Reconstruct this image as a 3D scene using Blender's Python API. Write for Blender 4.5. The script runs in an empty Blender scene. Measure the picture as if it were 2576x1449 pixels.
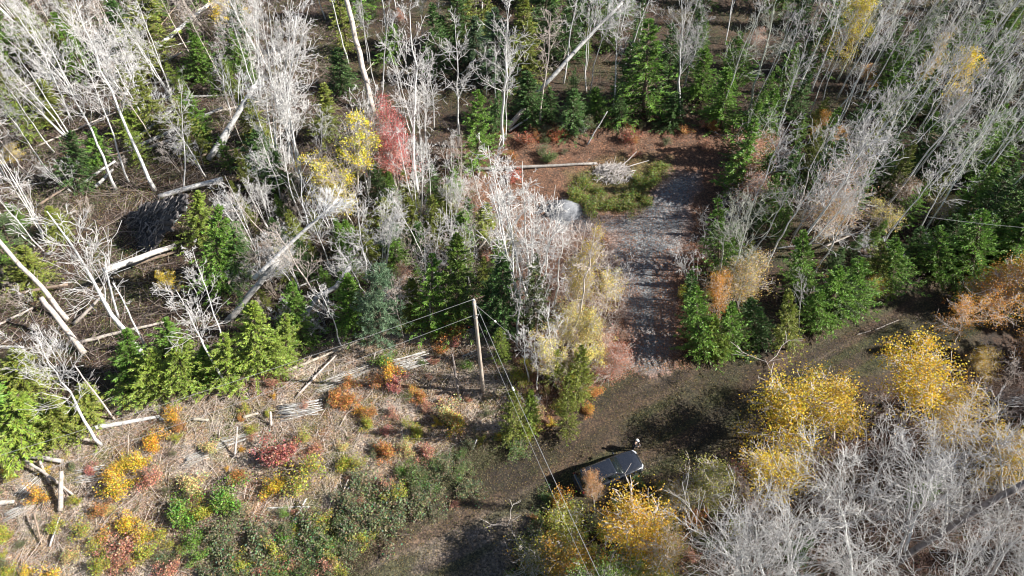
import bpy, math, random
import numpy as np
from mathutils import Vector, Matrix, Quaternion
R = math.radians
random.seed(7); rng = np.random.default_rng(11)
scene = bpy.context.scene
COL = scene.collection

# ------------------------------------------------------------ camera, sky, sun
H, DEP, FD = 49.0, R(51), 1680.0            # drone height, look-down angle, focal length in units of a 2576 px wide frame
cam_d = bpy.data.cameras.new('camera'); cam = bpy.data.objects.new('camera', cam_d); COL.objects.link(cam)
cam.location = (0, 0, H); cam.rotation_euler = (R(90) - DEP, 0, 0)
cam_d.sensor_width = 36; cam_d.lens = 36 * FD / 2576; cam_d.clip_end = 2000
scene.camera = cam
SUN_EL = R(35); SUN_V = Vector((math.cos(SUN_EL) * .998, -math.cos(SUN_EL) * .06, math.sin(SUN_EL)))
w = bpy.data.worlds.new('World'); scene.world = w; w.use_nodes = True
nt = w.node_tree; bg = nt.nodes['Background']
sky = nt.nodes.new('ShaderNodeTexSky'); sky.sky_type = 'NISHITA'; sky.sun_disc = False
sky.sun_elevation = SUN_EL; sky.sun_rotation = math.atan2(SUN_V.x, SUN_V.y); sky.air_density = 1.0; sky.ozone_density = 1.5
nt.links.new(sky.outputs[0], bg.inputs[0]); bg.inputs[1].default_value = .05
sd = bpy.data.lights.new('sun', 'SUN'); sd.energy = 5.0; sd.angle = R(.5); sd.color = (1, .965, .91)
so = bpy.data.objects.new('sun', sd); COL.objects.link(so); so.rotation_euler = SUN_V.to_track_quat('Z', 'Y').to_euler()
so.location = (60, 0, 60)
vs = scene.view_settings; vs.view_transform = 'Standard'; vs.look = 'None'; vs.gamma = 1; vs.exposure = 1.3
scene.cycles.max_bounces = 5; scene.cycles.diffuse_bounces = 2; scene.cycles.transmission_bounces = 3
scene.cycles.transparent_max_bounces = 4; scene.cycles.filter_width = 1.15; scene.render.filter_size = 1.15

# ------------------------------------------------------------ picture <-> ground
CF = np.array([0, math.cos(DEP), -math.sin(DEP)]); CU = np.array([0, math.sin(DEP), math.cos(DEP)])
def ray(x, y):
    d = CF * FD + np.array([x - 1288., 0, 0]) + CU * (724.5 - y)
    return d / np.linalg.norm(d)
def gz(x, y):
    return .16 * np.sin(x * .21 + 1.3) * np.cos(y * .17) + .08 * np.sin(x * .57 + y * .43) + .035 * np.sin(x * 1.9 - y * 1.3) + .02 * np.sin(x * 3.7 + y * 4.1)
def G(x, y, z=0.):
    d = ray(x, y); t = (z - H) / d[2]; p = np.array([d[0] * t, d[1] * t, z])
    return p
def P2(p):                                   # world -> picture units
    p = np.asarray(p, float); q = p - np.array([0, 0, H])
    dz = q @ CF
    return np.stack([1288 + FD * q[..., 0] / dz, 724.5 - FD * (q @ CU) / dz], -1)
def pxm(p):                                  # picture units per metre at p
    return FD / float((np.asarray(p) - np.array([0, 0, H])) @ CF)
def inpoly(pts, poly):
    x, y = pts[..., 0], pts[..., 1]; r = np.zeros(x.shape, bool); n = len(poly)
    for i in range(n):
        x1, y1 = poly[i]; x2, y2 = poly[(i + 1) % n]
        if y1 == y2: continue
        c = ((y1 > y) != (y2 > y)) & (x < (x2 - x1) * (y - y1) / (y2 - y1) + x1)
        r ^= c
    return r
def polydist(pts, poly):                     # signed distance in picture units, negative inside
    d = np.full(pts.shape[:-1], 1e9)
    for i in range(len(poly)):
        a = np.array(poly[i], float); b = np.array(poly[(i + 1) % len(poly)], float); ab = b - a
        t = np.clip(((pts - a) @ ab) / (ab @ ab), 0, 1)
        d = np.minimum(d, np.linalg.norm(pts - a - t[..., None] * ab, axis=-1))
    return np.where(inpoly(pts, poly), -d, d)
def vnoise(x, y, s, seed=0):
    r = np.random.default_rng(seed).random((64, 64)); x = np.asarray(x) / s; y = np.asarray(y) / s
    xi = np.floor(x).astype(int); yi = np.floor(y).astype(int); fx = x - xi; fy = y - yi
    fx = fx * fx * (3 - 2 * fx); fy = fy * fy * (3 - 2 * fy)
    g = lambda a, b: r[a % 64, b % 64]
    return (g(xi, yi) * (1 - fx) + g(xi + 1, yi) * fx) * (1 - fy) + (g(xi, yi + 1) * (1 - fx) + g(xi + 1, yi + 1) * fx) * fy

# ------------------------------------------------------------ materials
def newmat(name):
    m = bpy.data.materials.new(name); m.use_nodes = True; n = m.node_tree
    return m, n, n.nodes['Principled BSDF']
def noise_node(n, scale, detail=4, rough=.6, co='Object', vec=None):
    tc = n.nodes.new('ShaderNodeTexCoord'); t = n.nodes.new('ShaderNodeTexNoise')
    t.inputs['Scale'].default_value = scale; t.inputs['Detail'].default_value = detail; t.inputs['Roughness'].default_value = rough
    n.links.new(vec or tc.outputs[co], t.inputs['Vector']); return t
def ramp(n, src, stops):
    r = n.nodes.new('ShaderNodeValToRGB'); e = r.color_ramp.elements
    while len(e) < len(stops): e.new(.5)
    for i, (p, c) in enumerate(stops): e[i].position = p; e[i].color = (*c, 1) if len(c) == 3 else c
    n.links.new(src, r.inputs[0]); return r
def mul(n, a, b, mode='MULTIPLY', f=1.):
    m = n.nodes.new('ShaderNodeMix'); m.data_type = 'RGBA'; m.blend_type = mode; m.inputs[0].default_value = f
    for s, k in ((a, 6), (b, 7)):
        if isinstance(s, tuple): m.inputs[k].default_value = (*s, 1)
        else: n.links.new(s, m.inputs[k])
    return m.outputs[2]
def bump(n, src, bs, strength=.5, dist=.03):
    b = n.nodes.new('ShaderNodeBump'); b.inputs['Strength'].default_value = strength; b.inputs['Distance'].default_value = dist
    n.links.new(src, b.inputs['Height']); n.links.new(b.outputs[0], bs.inputs['Normal'])
def simple(name, col, rough=.6, metal=0., var=.25, scale=8.):
    m, n, b = newmat(name); t = noise_node(n, scale)
    r = ramp(n, t.outputs[0], [(.3, tuple(c * (1 - var) for c in col)), (.7, tuple(min(1, c * (1 + var)) for c in col))])
    n.links.new(r.outputs[0], b.inputs['Base Color']); b.inputs['Roughness'].default_value = rough; b.inputs['Metallic'].default_value = metal
    return m
def tinted(name, kind):                      # albedo comes from the object's own colour, varied by procedural noise
    m, n, b = newmat(name); oi = n.nodes.new('ShaderNodeObjectInfo'); base = oi.outputs['Color']
    if kind == 'bark':
        tc = n.nodes.new('ShaderNodeTexCoord'); mp = n.nodes.new('ShaderNodeMapping'); mp.inputs['Scale'].default_value = (6, 6, 1.6)
        n.links.new(tc.outputs['Object'], mp.inputs[0])
        t = noise_node(n, 1.6, 6, .7, vec=mp.outputs[0])
        r = ramp(n, t.outputs[0], [(.30, (.30, .27, .24)), (.45, (.78, .76, .73)), (.7, (1.1, 1.08, 1.04))])
        n.links.new(mul(n, base, r.outputs[0]), b.inputs['Base Color']); b.inputs['Roughness'].default_value = .8
        bump(n, t.outputs[0], b, .6, .02)
    elif kind == 'twig':
        t = noise_node(n, .9, 2)
        r = ramp(n, t.outputs[0], [(.3, (.74, .73, .72)), (.7, (1.08, 1.08, 1.08))])
        n.links.new(mul(n, base, r.outputs[0]), b.inputs['Base Color']); b.inputs['Roughness'].default_value = .75
    elif kind == 'wood':
        t = noise_node(n, 3., 5, .7)
        r = ramp(n, t.outputs[0], [(.32, (.30, .27, .24)), (.48, (.72, .70, .67)), (.7, (1.0, .98, .95))])
        n.links.new(mul(n, base, r.outputs[0]), b.inputs['Base Color']); b.inputs['Roughness'].default_value = .85
        bump(n, t.outputs[0], b, .5, .02)
    else:                                    # leaves / needles: per-leaf colour attribute x object colour, a little light through
        at = n.nodes.new('ShaderNodeAttribute'); at.attribute_name = 'leaf'
        c = mul(n, base, at.outputs['Color'])
        n.links.new(c, b.inputs['Base Color']); b.inputs['Roughness'].default_value = .55
        tr = n.nodes.new('ShaderNodeBsdfTranslucent'); n.links.new(c, tr.inputs[0])
        mx = n.nodes.new('ShaderNodeMixShader'); mx.inputs[0].default_value = .38 if kind == 'leaf' else .22
        out = n.nodes['Material Output']
        n.links.new(b.outputs[0], mx.inputs[1]); n.links.new(tr.outputs[0], mx.inputs[2]); n.links.new(mx.outputs[0], out.inputs[0])
    return m
BARK, TWIG, WOOD, LEAF, NEEDLE = (tinted(a, b) for a, b in (('bark', 'bark'), ('twig', 'twig'), ('weathered_wood', 'wood'), ('leaf', 'leaf'), ('needle', 'needle')))

def ground_mat(name, speck=26., spk=.5):
    m, n, b = newmat(name)
    a1 = n.nodes.new('ShaderNodeAttribute'); a1.attribute_name = 'ca'; a2 = n.nodes.new('ShaderNodeAttribute'); a2.attribute_name = 'cb'
    tc = n.nodes.new('ShaderNodeTexCoord')
    v = n.nodes.new('ShaderNodeTexVoronoi'); v.inputs['Scale'].default_value = 9.; n.links.new(tc.outputs['Object'], v.inputs['Vector'])
    sp = n.nodes.new('ShaderNodeSeparateColor'); n.links.new(v.outputs['Color'], sp.inputs[0])
    t1 = noise_node(n, .55, 8, .72); t2 = noise_node(n, 7., 5, .7)
    f = ramp(n, t1.outputs[0], [(.38, (0, 0, 0)), (.62, (1, 1, 1))])
    mx = n.nodes.new('ShaderNodeMix'); mx.data_type = 'RGBA'; n.links.new(f.outputs[0], mx.inputs[0])
    n.links.new(a1.outputs['Color'], mx.inputs[6]); n.links.new(a2.outputs['Color'], mx.inputs[7])
    r1 = ramp(n, sp.outputs[0], [(.0, (.45, .43, .42)), (.6, (1, 1, 1)), (1., (1.75, 1.6, 1.45))])
    r2 = ramp(n, t2.outputs[0], [(.33, (.55, .53, .52)), (.66, (1.35, 1.33, 1.3))])
    c = mul(n, mul(n, mx.outputs[2], r1.outputs[0]), r2.outputs[0])
    n.links.new(c, b.inputs['Base Color']); b.inputs['Roughness'].default_value = .95
    bump(n, t2.outputs[0], b, .9, .06)
    return m

# ------------------------------------------------------------ mesh helpers
def mk(name, V, F, mat=None, parent=None, smooth=False, leafcol=None, color=None, link=True):
    me = bpy.data.meshes.new(name); V = np.asarray(V, np.float32).reshape(-1, 3)
    Fs = F if isinstance(F, list) else [F]; Fs = [np.asarray(f, np.int32) for f in Fs if len(f)]
    me.vertices.add(len(V)); me.vertices.foreach_set('co', V.ravel())
    tot = np.concatenate([np.full(len(f), f.shape[1], np.int32) for f in Fs]); li = np.concatenate([f.ravel() for f in Fs])
    me.loops.add(len(li)); me.loops.foreach_set('vertex_index', li)
    me.polygons.add(len(tot)); st = np.concatenate([[0], np.cumsum(tot)[:-1]]).astype(np.int32)
    me.polygons.foreach_set('loop_start', st); me.polygons.foreach_set('loop_total', tot)
    if smooth: me.polygons.foreach_set('use_smooth', np.ones(len(tot), bool))
    me.update(calc_edges=True); me.validate()
    if leafcol is not None:
        at = me.color_attributes.new('leaf', 'FLOAT_COLOR', 'POINT')
        at.data.foreach_set('color', np.concatenate([leafcol, np.ones((len(leafcol), 1))], 1).astype(np.float32).ravel())
    if mat: me.materials.append(mat)
    if not link: return me
    o = bpy.data.objects.new(name, me); COL.objects.link(o)
    if parent: o.parent = parent
    if color: o.color = (*color, 1)
    return o
def inst(name, me, parent=None, color=None, **kw):
    o = bpy.data.objects.new(name, me); COL.objects.link(o)
    if parent: o.parent = parent
    if color is not None: o.color = (*color[:3], 1)
    return o
def empty(name, M=None):
    o = bpy.data.objects.new(name, None); COL.objects.link(o); o.empty_display_size = .3
    if M is not None: o.matrix_world = M
    return o
def tag(o, label=None, cat=None, group=None, kind=None):
    if label: o['label'] = label
    if cat: o['category'] = cat
    if group: o['group'] = group
    if kind: o['kind'] = kind
    return o
def norm(a): return a / np.maximum(np.linalg.norm(a, axis=-1, keepdims=True), 1e-9)
def tubes(P, Rd, sides=3, cap=False):
    P = np.asarray(P, float); Rd = np.asarray(Rd, float); B, N, _ = P.shape
    T = np.gradient(P, axis=1); T = norm(T)
    ref = np.where(np.abs(T[:, :1, 2:3]) < .8, np.array([0, 0, 1.]), np.array([1., 0, 0]))
    U = norm(np.cross(T, np.broadcast_to(ref, T.shape))); W = np.cross(T, U)
    a = np.arange(sides) * 2 * math.pi / sides
    V = P[:, :, None] + Rd[:, :, None, None] * (np.cos(a)[:, None] * U[:, :, None] + np.sin(a)[:, None] * W[:, :, None])
    idx = np.arange(B * N * sides).reshape(B, N, sides); nx = np.roll(idx, -1, 2)
    F = np.stack([idx[:, :-1], nx[:, :-1], nx[:, 1:], idx[:, 1:]], -1).reshape(-1, 4)
    Fs = [F]
    if cap:
        Fs.append(idx[:, 0, ::-1].reshape(B, sides)); Fs.append(idx[:, -1].reshape(B, sides))
    return V.reshape(-1, 3), Fs
def join(parts):
    V, D, off = [], {}, 0
    for v, fs in parts:
        V.append(v)
        for f in (fs if isinstance(fs, list) else [fs]):
            f = np.asarray(f)
            if len(f): D.setdefault(f.shape[1], []).append(f + off)
        off += len(v)
    return np.concatenate(V), [np.concatenate(x) for x in D.values()]
def diamonds(C, D, S, L, Wd):                # thin leaf shaped quads: base C, direction D, side S
    D = norm(D); S = norm(S - (S * D).sum(-1, keepdims=True) * D); L = np.asarray(L)[:, None]; Wd = np.asarray(Wd)[:, None]
    Nn = np.cross(D, S)
    V = np.stack([C, C + D * L * .45 + S * Wd * .5 + Nn * Wd * .12, C + D * L, C + D * L * .45 - S * Wd * .5 + Nn * Wd * .12], 1)
    return V.reshape(-1, 3), np.arange(len(C) * 4).reshape(-1, 4)
def rdir(n, r=rng): return norm(r.normal(size=(n, 3)))

# ------------------------------------------------------------ tree prototypes
def kids(P, Rd, n, t0, t1, L, ang, npt, up, r, rr=.55, wob=.12, lenfall=.6, tp=1.):
    B, N, _ = P.shape; M = B * n
    bi = np.repeat(np.arange(B), n); t = t0 + (t1 - t0) * r.random(M) ** tp
    f = t * (N - 1); i = np.minimum(f.astype(int), N - 2); u = (f - i)[:, None]
    p0 = P[bi, i] * (1 - u) + P[bi, i + 1] * u; tan = norm(P[bi, i + 1] - P[bi, i]); rad = Rd[bi, i] * (1 - u[:, 0]) + Rd[bi, i + 1] * u[:, 0]
    pr = norm(np.cross(tan, rdir(M, r))); a = (ang[0] + (ang[1] - ang[0]) * r.random(M))[:, None]
    d = norm(tan * np.cos(a) + pr * np.sin(a))
    plen = np.linalg.norm(P[bi, -1] - P[bi, 0], axis=1)
    ln = L * plen * (1 - lenfall * (t - t0) / max(t1 - t0, 1e-6)) * (.6 + .7 * r.random(M))
    s = np.linspace(0, 1, npt)[None, :, None]
    Q = p0[:, None] + d[:, None] * ln[:, None, None] * s + np.array([0, 0, 1.]) * (up * ln)[:, None, None] * s ** 2
    w = np.cumsum(r.normal(size=(M, npt, 3)), 1) * wob * (ln / npt)[:, None, None]; w[:, 0] = 0
    Q = Q + w
    r0 = np.minimum(rad * rr, .05 * ln)[:, None]
    return Q, r0 * (1 - .75 * np.linspace(0, 1, npt)[None]), t
def bare_proto(seed, h=13, r0=.12, stems=1, c0=.4, limbs=26, L1=.24, ang=(.5, .95), up=.25, n2=6, n3=5, n4=0, bend=.03, spread=.12, tw=.011, snap=False, rl=.33, up2=.08):
    r = np.random.default_rng(seed); N = 12; s = np.linspace(0, 1, N)
    P = np.zeros((stems, N, 3)); Rd = np.zeros((stems, N))
    for k in range(stems):
        az = r.random() * 6.28; sp = spread * (.5 + r.random()) if stems > 1 else 0; hh = h * (1 if k == 0 else .75 + .25 * r.random())
        w = np.cumsum(r.normal(size=(N, 2)), 0) * bend * h / N * 1.6; w -= w[0]
        P[k, :, 0] = w[:, 0] + math.cos(az) * (sp * hh * s ** .9 + (.15 if stems > 1 else 0)); P[k, :, 1] = w[:, 1] + math.sin(az) * (sp * hh * s ** .9 + (.15 if stems > 1 else 0)); P[k, :, 2] = hh * s - .25 * (1 - s)
        rk = r0 * (.7 + .3 * r.random()) if stems > 1 else r0
        Rd[k] = rk * ((1 - .88 * s) if not snap else (1 - .45 * s)); Rd[k, 0] *= 1.35
    tr = tubes(P, Rd, 7, cap=True)
    Q1, R1, _ = kids(P, Rd, limbs, c0, .99, L1, ang, 6, up, r, rl, .2, .6)
    keep = [(Q1, R1, 4)]
    Q2, R2, _ = kids(Q1, R1, n2, .15, 1., .5, (.4, 1.05), 4, up2, r, .55, .25, .45); keep.append((Q2, np.maximum(R2, tw * 1.25), 3))
    if n3: Q3, R3, _ = kids(Q2, R2, n3, .1, 1., .55, (.45, 1.15), 3, up2, r, .7, .2, .35); keep.append((Q3, np.maximum(R3, tw), 3))
    if n4: Q4, R4, _ = kids(Q3, R3, n4, .2, 1., .6, (.3, .8), 3, .1, r, .7, .2, .4); keep.append((Q4, np.maximum(R4, tw * .8), 3))
    cr = join([tubes(q, rr_, k) for q, rr_, k in keep])
    tips = np.concatenate([Q3[:, -1], Q3[:, 1]]) if n3 else Q2[:, -1]
    return dict(h=float(np.percentile(cr[0][:, 2], 99.3)), trunk=mk('trunk', *tr, BARK, link=False, smooth=True), crown=mk('crown', *cr, TWIG, link=False), tips=tips)
BP = {
 'slim': [bare_proto(100 + i, 14, .09, c0=.46 + .05 * (i % 3), limbs=15, L1=.16 + .03 * (i % 2), ang=(.5, 1.1), up=.25, n2=4, n3=3, bend=.03 + .015 * (i % 3), tw=.012) for i in range(8)],
 'tall': [bare_proto(200 + i, 14, .12, c0=.42, limbs=18, L1=.22, ang=(.5, 1.15), up=.28, n2=5, n3=4, bend=.035 + .012 * (i % 3), tw=.012, rl=.38) for i in range(7)],
 'clump': [bare_proto(300 + i, 13, .09, stems=4 + i % 2, c0=.38, limbs=9, L1=.19, ang=(.4, 1.), up=.25, n2=5, n3=4, spread=.13, tw=.012, rl=.4) for i in range(4)],
 'wide': [bare_proto(400 + i, 12, .17, stems=1 + (i % 2), c0=.2, limbs=11, L1=.66, ang=(.35, .75), up=.16, n2=8, n3=5, bend=.06, tw=.011, rl=.45, up2=.04) for i in range(5)],
 'snag': [bare_proto(500 + i, 11, .13, c0=.3, limbs=9, L1=.12, ang=(.8, 1.3), up=.0, n2=2, n3=2, snap=True) for i in range(2)],
 'birch': [bare_proto(600 + i, 9, .06, c0=.4, limbs=13, L1=.2, ang=(.4, .9), up=.2, n2=4, n3=3, bend=.05, tw=.009) for i in range(4)],
 'small': [bare_proto(700 + i, 5, .022, stems=5, c0=.25, limbs=7, L1=.3, ang=(.35, .9), up=.12, n2=4, n3=3, spread=.25, tw=.006) for i in range(3)],
}
def jit(n, r, lo=.6, hi=1.35, hue=.12):
    k = (lo + (hi - lo) * r.random((n, 1))); return np.clip(k * (1 + hue * r.normal(size=(n, 3)) * np.array([1, .8, .5])), .15, 2.2)
def foliage_proto(seed, proto, nleaf=3600, size=.11, spread=.35, clump=.7):
    r = np.random.default_rng(seed); tips = proto['tips']
    sel = tips[r.random(len(tips)) < clump]; c = sel[r.integers(0, len(sel), nleaf)] + r.normal(size=(nleaf, 3)) * spread
    V, F = diamonds(c, rdir(nleaf, r), rdir(nleaf, r), size * (.7 + .7 * r.random(nleaf)), size * (.6 + .4 * r.random(nleaf)))
    cx = c[:, :2] - c[:, :2].mean(0); proto['r'] = float(np.percentile(np.linalg.norm(cx, axis=1), 86)); proto['h'] = float(np.percentile(c[:, 2], 98.5)); proto['pts'] = c[::12].copy()
    return mk('foliage', V, F, LEAF, link=False, leafcol=np.repeat(jit(nleaf, r), 4, 0))
FT = [bare_proto(800 + i, 8, .08, stems=1 + i % 2, c0=.25, limbs=22, L1=.3, ang=(.4, .95), up=.25, n2=6, n3=4, bend=.04, tw=.009) for i in range(4)]
for i, p in enumerate(FT):
    p['dense'] = foliage_proto(820 + i, p, 6800, .085, .22, .38); p['thin'] = foliage_proto(840 + i, p, 3000, .085, .2, .3); p['patchy'] = foliage_proto(860 + i, p, 3000, .10, .16, .09)
def spruce_proto(seed, h=7., rad=1.7, nlev=30, nb=9, nt=42, droop=.18, gap=.1):
    r = np.random.default_rng(seed); B = nlev * nb
    zf = (np.repeat(np.arange(nlev), nb) + r.random(B) * .9) / nlev; zf = .06 + .93 * zf
    az = r.random(B) * 6.283; L = rad * ((1 - zf) ** .8 + .03) * (.42 + .75 * r.random(B)) * (1 + .22 * np.sin(az * 2 + seed) + .12 * np.sin(zf * 25 + seed * 2))
    keep = r.random(B) > gap; zf, az, L = zf[keep], az[keep], L[keep]; B = len(L)
    d = np.stack([np.cos(az), np.sin(az), -droop + .75 * zf ** 2.5], -1); d = norm(d)
    p0 = np.stack([0 * zf, 0 * zf, h * zf], -1)
    s = np.linspace(0, 1, 4)[None, :, None]
    Q = p0[:, None] + d[:, None] * L[:, None, None] * s + np.array([0, 0, .12]) * L[:, None, None] * s ** 2
    br = tubes(Q, np.full((B, 4), .018) * (1 - .7 * s[:, :, 0]), 3)
    bi = np.repeat(np.arange(B), nt); u = .12 + .9 * r.random(B * nt) ** .8; n = B * nt
    c = p0[bi] + d[bi] * (L[bi] * u)[:, None] + np.array([0, 0, .12]) * (L[bi] * u ** 2)[:, None]
    side = norm(np.cross(d[bi], np.array([0, 0, 1.]))) * np.where(r.random(n) < .5, 1, -1)[:, None]
    td = norm(d[bi] * (.5 + .5 * r.random(n))[:, None] + side * (.2 + .8 * r.random(n))[:, None] + r.normal(size=(n, 3)) * .22)
    tl = (.09 + .15 * r.random(n)) * (1 + .45 * (1 - u)) * (.6 + .28 * L[bi])
    V, F = diamonds(c, td, np.cross(td, rdir(n, r)) + np.array([0, 0, .2]), tl, .030 + .035 * r.random(n))
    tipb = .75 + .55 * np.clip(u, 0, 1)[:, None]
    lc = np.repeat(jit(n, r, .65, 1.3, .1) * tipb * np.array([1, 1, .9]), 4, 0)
    zt = np.linspace(0, 1, 8)
    TP = np.stack([0 * zt, 0 * zt, -.2 + (h + .2) * zt], -1)[None]
    trk = tubes(TP, (.1 * (1 - .93 * zt))[None] * h / 7, 6, cap=True)
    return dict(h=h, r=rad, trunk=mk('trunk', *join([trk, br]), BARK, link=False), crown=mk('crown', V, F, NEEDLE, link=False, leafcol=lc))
SP = [spruce_proto(31, 7, 1.6), spruce_proto(32, 7, 1.9, 26, 10, 44, .1), spruce_proto(33, 7, 1.5, 34, 8, 40, .25, .2), spruce_proto(34, 7, 1.7, 28, 9, 44, .15, .15), spruce_proto(35, 7, 1.45, 26, 8, 44, .05, .28)]
def pine_proto(seed, h=8., rad=2.0):
    r = np.random.default_rng(seed); B = 90
    zf = .12 + .85 * r.random(B); az = r.random(B) * 6.28; L = rad * (1 - zf) ** .55 * (.6 + .5 * r.random(B)) + .2
    d = norm(np.stack([np.cos(az), np.sin(az), .25 + .5 * zf], -1)); p0 = np.stack([0 * zf, 0 * zf, h * zf * .95], -1)
    s = np.linspace(0, 1, 4)[None, :, None]; br = tubes(p0[:, None] + d[:, None] * L[:, None, None] * s, np.full((B, 4), .022) * (1 - .6 * s[:, :, 0]), 3)
    nt = 9; bi = np.repeat(np.arange(B), nt); u = .35 + .65 * r.random(B * nt); tc = p0[bi] + d[bi] * (L[bi] * u)[:, None] + r.normal(size=(B * nt, 3)) * .13
    nn = 16; ti = np.repeat(np.arange(len(tc)), nn); n = len(ti); dd = norm(rdir(n, r) + d[bi][ti] * .6 + np.array([0, 0, .3]))
    V, F = diamonds(tc[ti], dd, rdir(n, r), .16 + .12 * r.random(n), .022 + .015 * r.random(n))
    zt = np.linspace(0, 1, 8); trk = tubes(np.stack([0 * zt, 0 * zt, -.2 + (h + .2) * zt], -1)[None], (.11 * (1 - .93 * zt))[None], 6, cap=True)
    return dict(h=h, r=rad, trunk=mk('trunk', *join([trk, br]), BARK, link=False), crown=mk('crown', V, F, NEEDLE, link=False, leafcol=np.repeat(jit(n, r, .7, 1.3, .08), 4, 0)))
PP = [pine_proto(51), pine_proto(52)]
def shrub_proto(seed, nst=16, nleaf=1500, h=1.2, size=.07, fl=1.):
    r = np.random.default_rng(seed); az = r.random(nst) * 6.28; ln = h * (.6 + .5 * r.random(nst)); a = r.random(nst) * .95
    d = np.stack([np.cos(az) * np.sin(a), np.sin(az) * np.sin(a), np.cos(a) * fl], -1); s = np.linspace(0, 1, 4)[None, :, None]
    P = d[:, None] * ln[:, None, None] * s + r.normal(size=(nst, 4, 3)) * .03; P[:, 0] *= .1; P[:, 0, 2] = -.08
    Rd = np.full((nst, 4), .012) * (1 - .5 * s[:, :, 0])
    Q, Rq, _ = kids(P, Rd, 5, .3, 1, .45, (.3, .9), 3, .1, r, .7)
    si = r.integers(0, len(Q), nleaf); u = r.random(nleaf)[:, None]; c = Q[si, 0] * (1 - u) + Q[si, 2] * u + r.normal(size=(nleaf, 3)) * .09 * h
    c[:, 2] = np.maximum(c[:, 2], .03)
    V, F = diamonds(c, norm(rdir(nleaf, r) + np.array([0, 0, .3])), rdir(nleaf, r), size * (.7 + .7 * r.random(nleaf)), size * (.6 + .4 * r.random(nleaf)))
    return dict(h=h, r=float(np.percentile(np.linalg.norm(c[:, :2], axis=1), 88)), stems=mk('stems', *join([tubes(P, Rd, 3), tubes(Q, np.maximum(Rq, .006), 3)]), TWIG, link=False),
                foliage=mk('foliage', V, F, LEAF, link=False, leafcol=np.repeat(jit(nleaf, r, .45, 1.5, .26), 4, 0)))
SH = [shrub_proto(61), shrub_proto(62, 20, 1800, 1.1), shrub_proto(63, 12, 750, 1.3), shrub_proto(64, 18, 2200, .9, .06, .7), shrub_proto(65, 14, 1100, 1.2, .075)]

# ------------------------------------------------------------ placement
ITEMS = []          # (object, phrase, category) for labels made at the end
FIELD_W = []
def base_of(x, y):
    p = G(x, y); p[2] = gz(p[0], p[1]); p = G(x, y, p[2]); p[2] = gz(p[0], p[1]); return p
def top_of(base, tx, ty, hmin=2., hmax=20.):
    d = ray(tx, ty); o = np.array([0, 0, H]); best = None
    for z in np.arange(hmin, hmax, .15):
        t = (base[2] + z - H) / d[2]; q = o + d * t - base; lean = math.hypot(q[0], q[1]) / z
        if best is None or lean < best[0]: best = (lean, q)
    return best[1]
def stand(base, vec, spin=None):
    L = float(np.linalg.norm(vec)); q = Vector((0, 0, 1)).rotation_difference(Vector(vec).normalized())
    return Matrix.Translation(Vector(base)) @ q.to_matrix().to_4x4() @ Matrix.Rotation(random.random() * 6.28 if spin is None else spin, 4, 'Z'), L
def leanword(v):
    k = v[0] / max(v[2], .1)
    return 'leaning right' if k > .16 else 'leaning left' if k < -.16 else 'upright'
def bare(base, vec, kind, col, name='bare_tree', phrase=None, thick=1., ck=.74, group='bare trees of the wood', var=None):
    pr = BP[kind][var if var is not None else random.randrange(len(BP[kind]))]; M, L = stand(base, vec); s = L / pr['h']
    st = s * thick ** .5
    o = empty(name, M @ Matrix.Diagonal((s, s, s, 1)))
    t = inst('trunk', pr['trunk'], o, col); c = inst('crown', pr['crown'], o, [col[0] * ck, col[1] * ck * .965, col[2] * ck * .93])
    if name == 'bare_tree' and kind in ('slim', 'birch'): name = 'aspen_tree' if kind == 'slim' else 'birch_tree'; o.name = name
    if thick != 1: t.scale = (thick, thick, 1)
    ph = phrase or ('%s bare %s tree %s' % ('tall' if L > 14 else 'short' if L < 9 else 'slender', 'white' if col[0] > .55 else 'grey', leanword(vec)))
    tag(o, None, 'tree', group); ITEMS.append((o, ph, base + np.asarray(vec) * .5)); return o
WHITE = (.80, .80, .80); GREY = (.60, .60, .60); GREEN_GREY = (.55, .58, .51); BROWN = (.34, .26, .20); PINKISH = (.64, .57, .52)
def jc(c, a=.1): k = 1 + random.uniform(-a, a); return tuple(min(.85, v * k) for v in c)
def spruce(base, vec, wpx=None, wm=None, col=(.085, .15, .035), name='spruce_tree', phrase=None, protos=None):
    pr = random.choice(protos or SP); M, L = stand(base, vec); s = L / pr['h']
    wm = wm if wm else wpx / pxm(base + np.asarray(vec) * .3) * .5
    k = max(.55, min(2.1, 1.28 * wm / (pr['r'] * s)))
    if name == 'spruce_tree' and col[0] > .135: name = 'fir_tree'  # these are spruces too: same shapes, only a yellower tint
    o = empty(name, M @ Matrix.Diagonal((s * k, s * k, s, 1)))
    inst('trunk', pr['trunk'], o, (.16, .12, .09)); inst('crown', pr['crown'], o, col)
    tag(o, None, 'tree', 'evergreens in the wood'); 
    cw = 'dark green' if col[1] < .11 else 'yellow-green' if col[0] > .11 else 'blue-green' if col[2] > .06 else 'green'
    ITEMS.append((o, phrase or ('%s %s %s' % ('tall' if L > 9 else 'small' if L < 5 else 'mid-height', cw, 'spruce' if name == 'spruce_tree' else 'fir' if name == 'fir_tree' else 'pine')), base + np.asarray(vec) * .5)); return o
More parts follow.
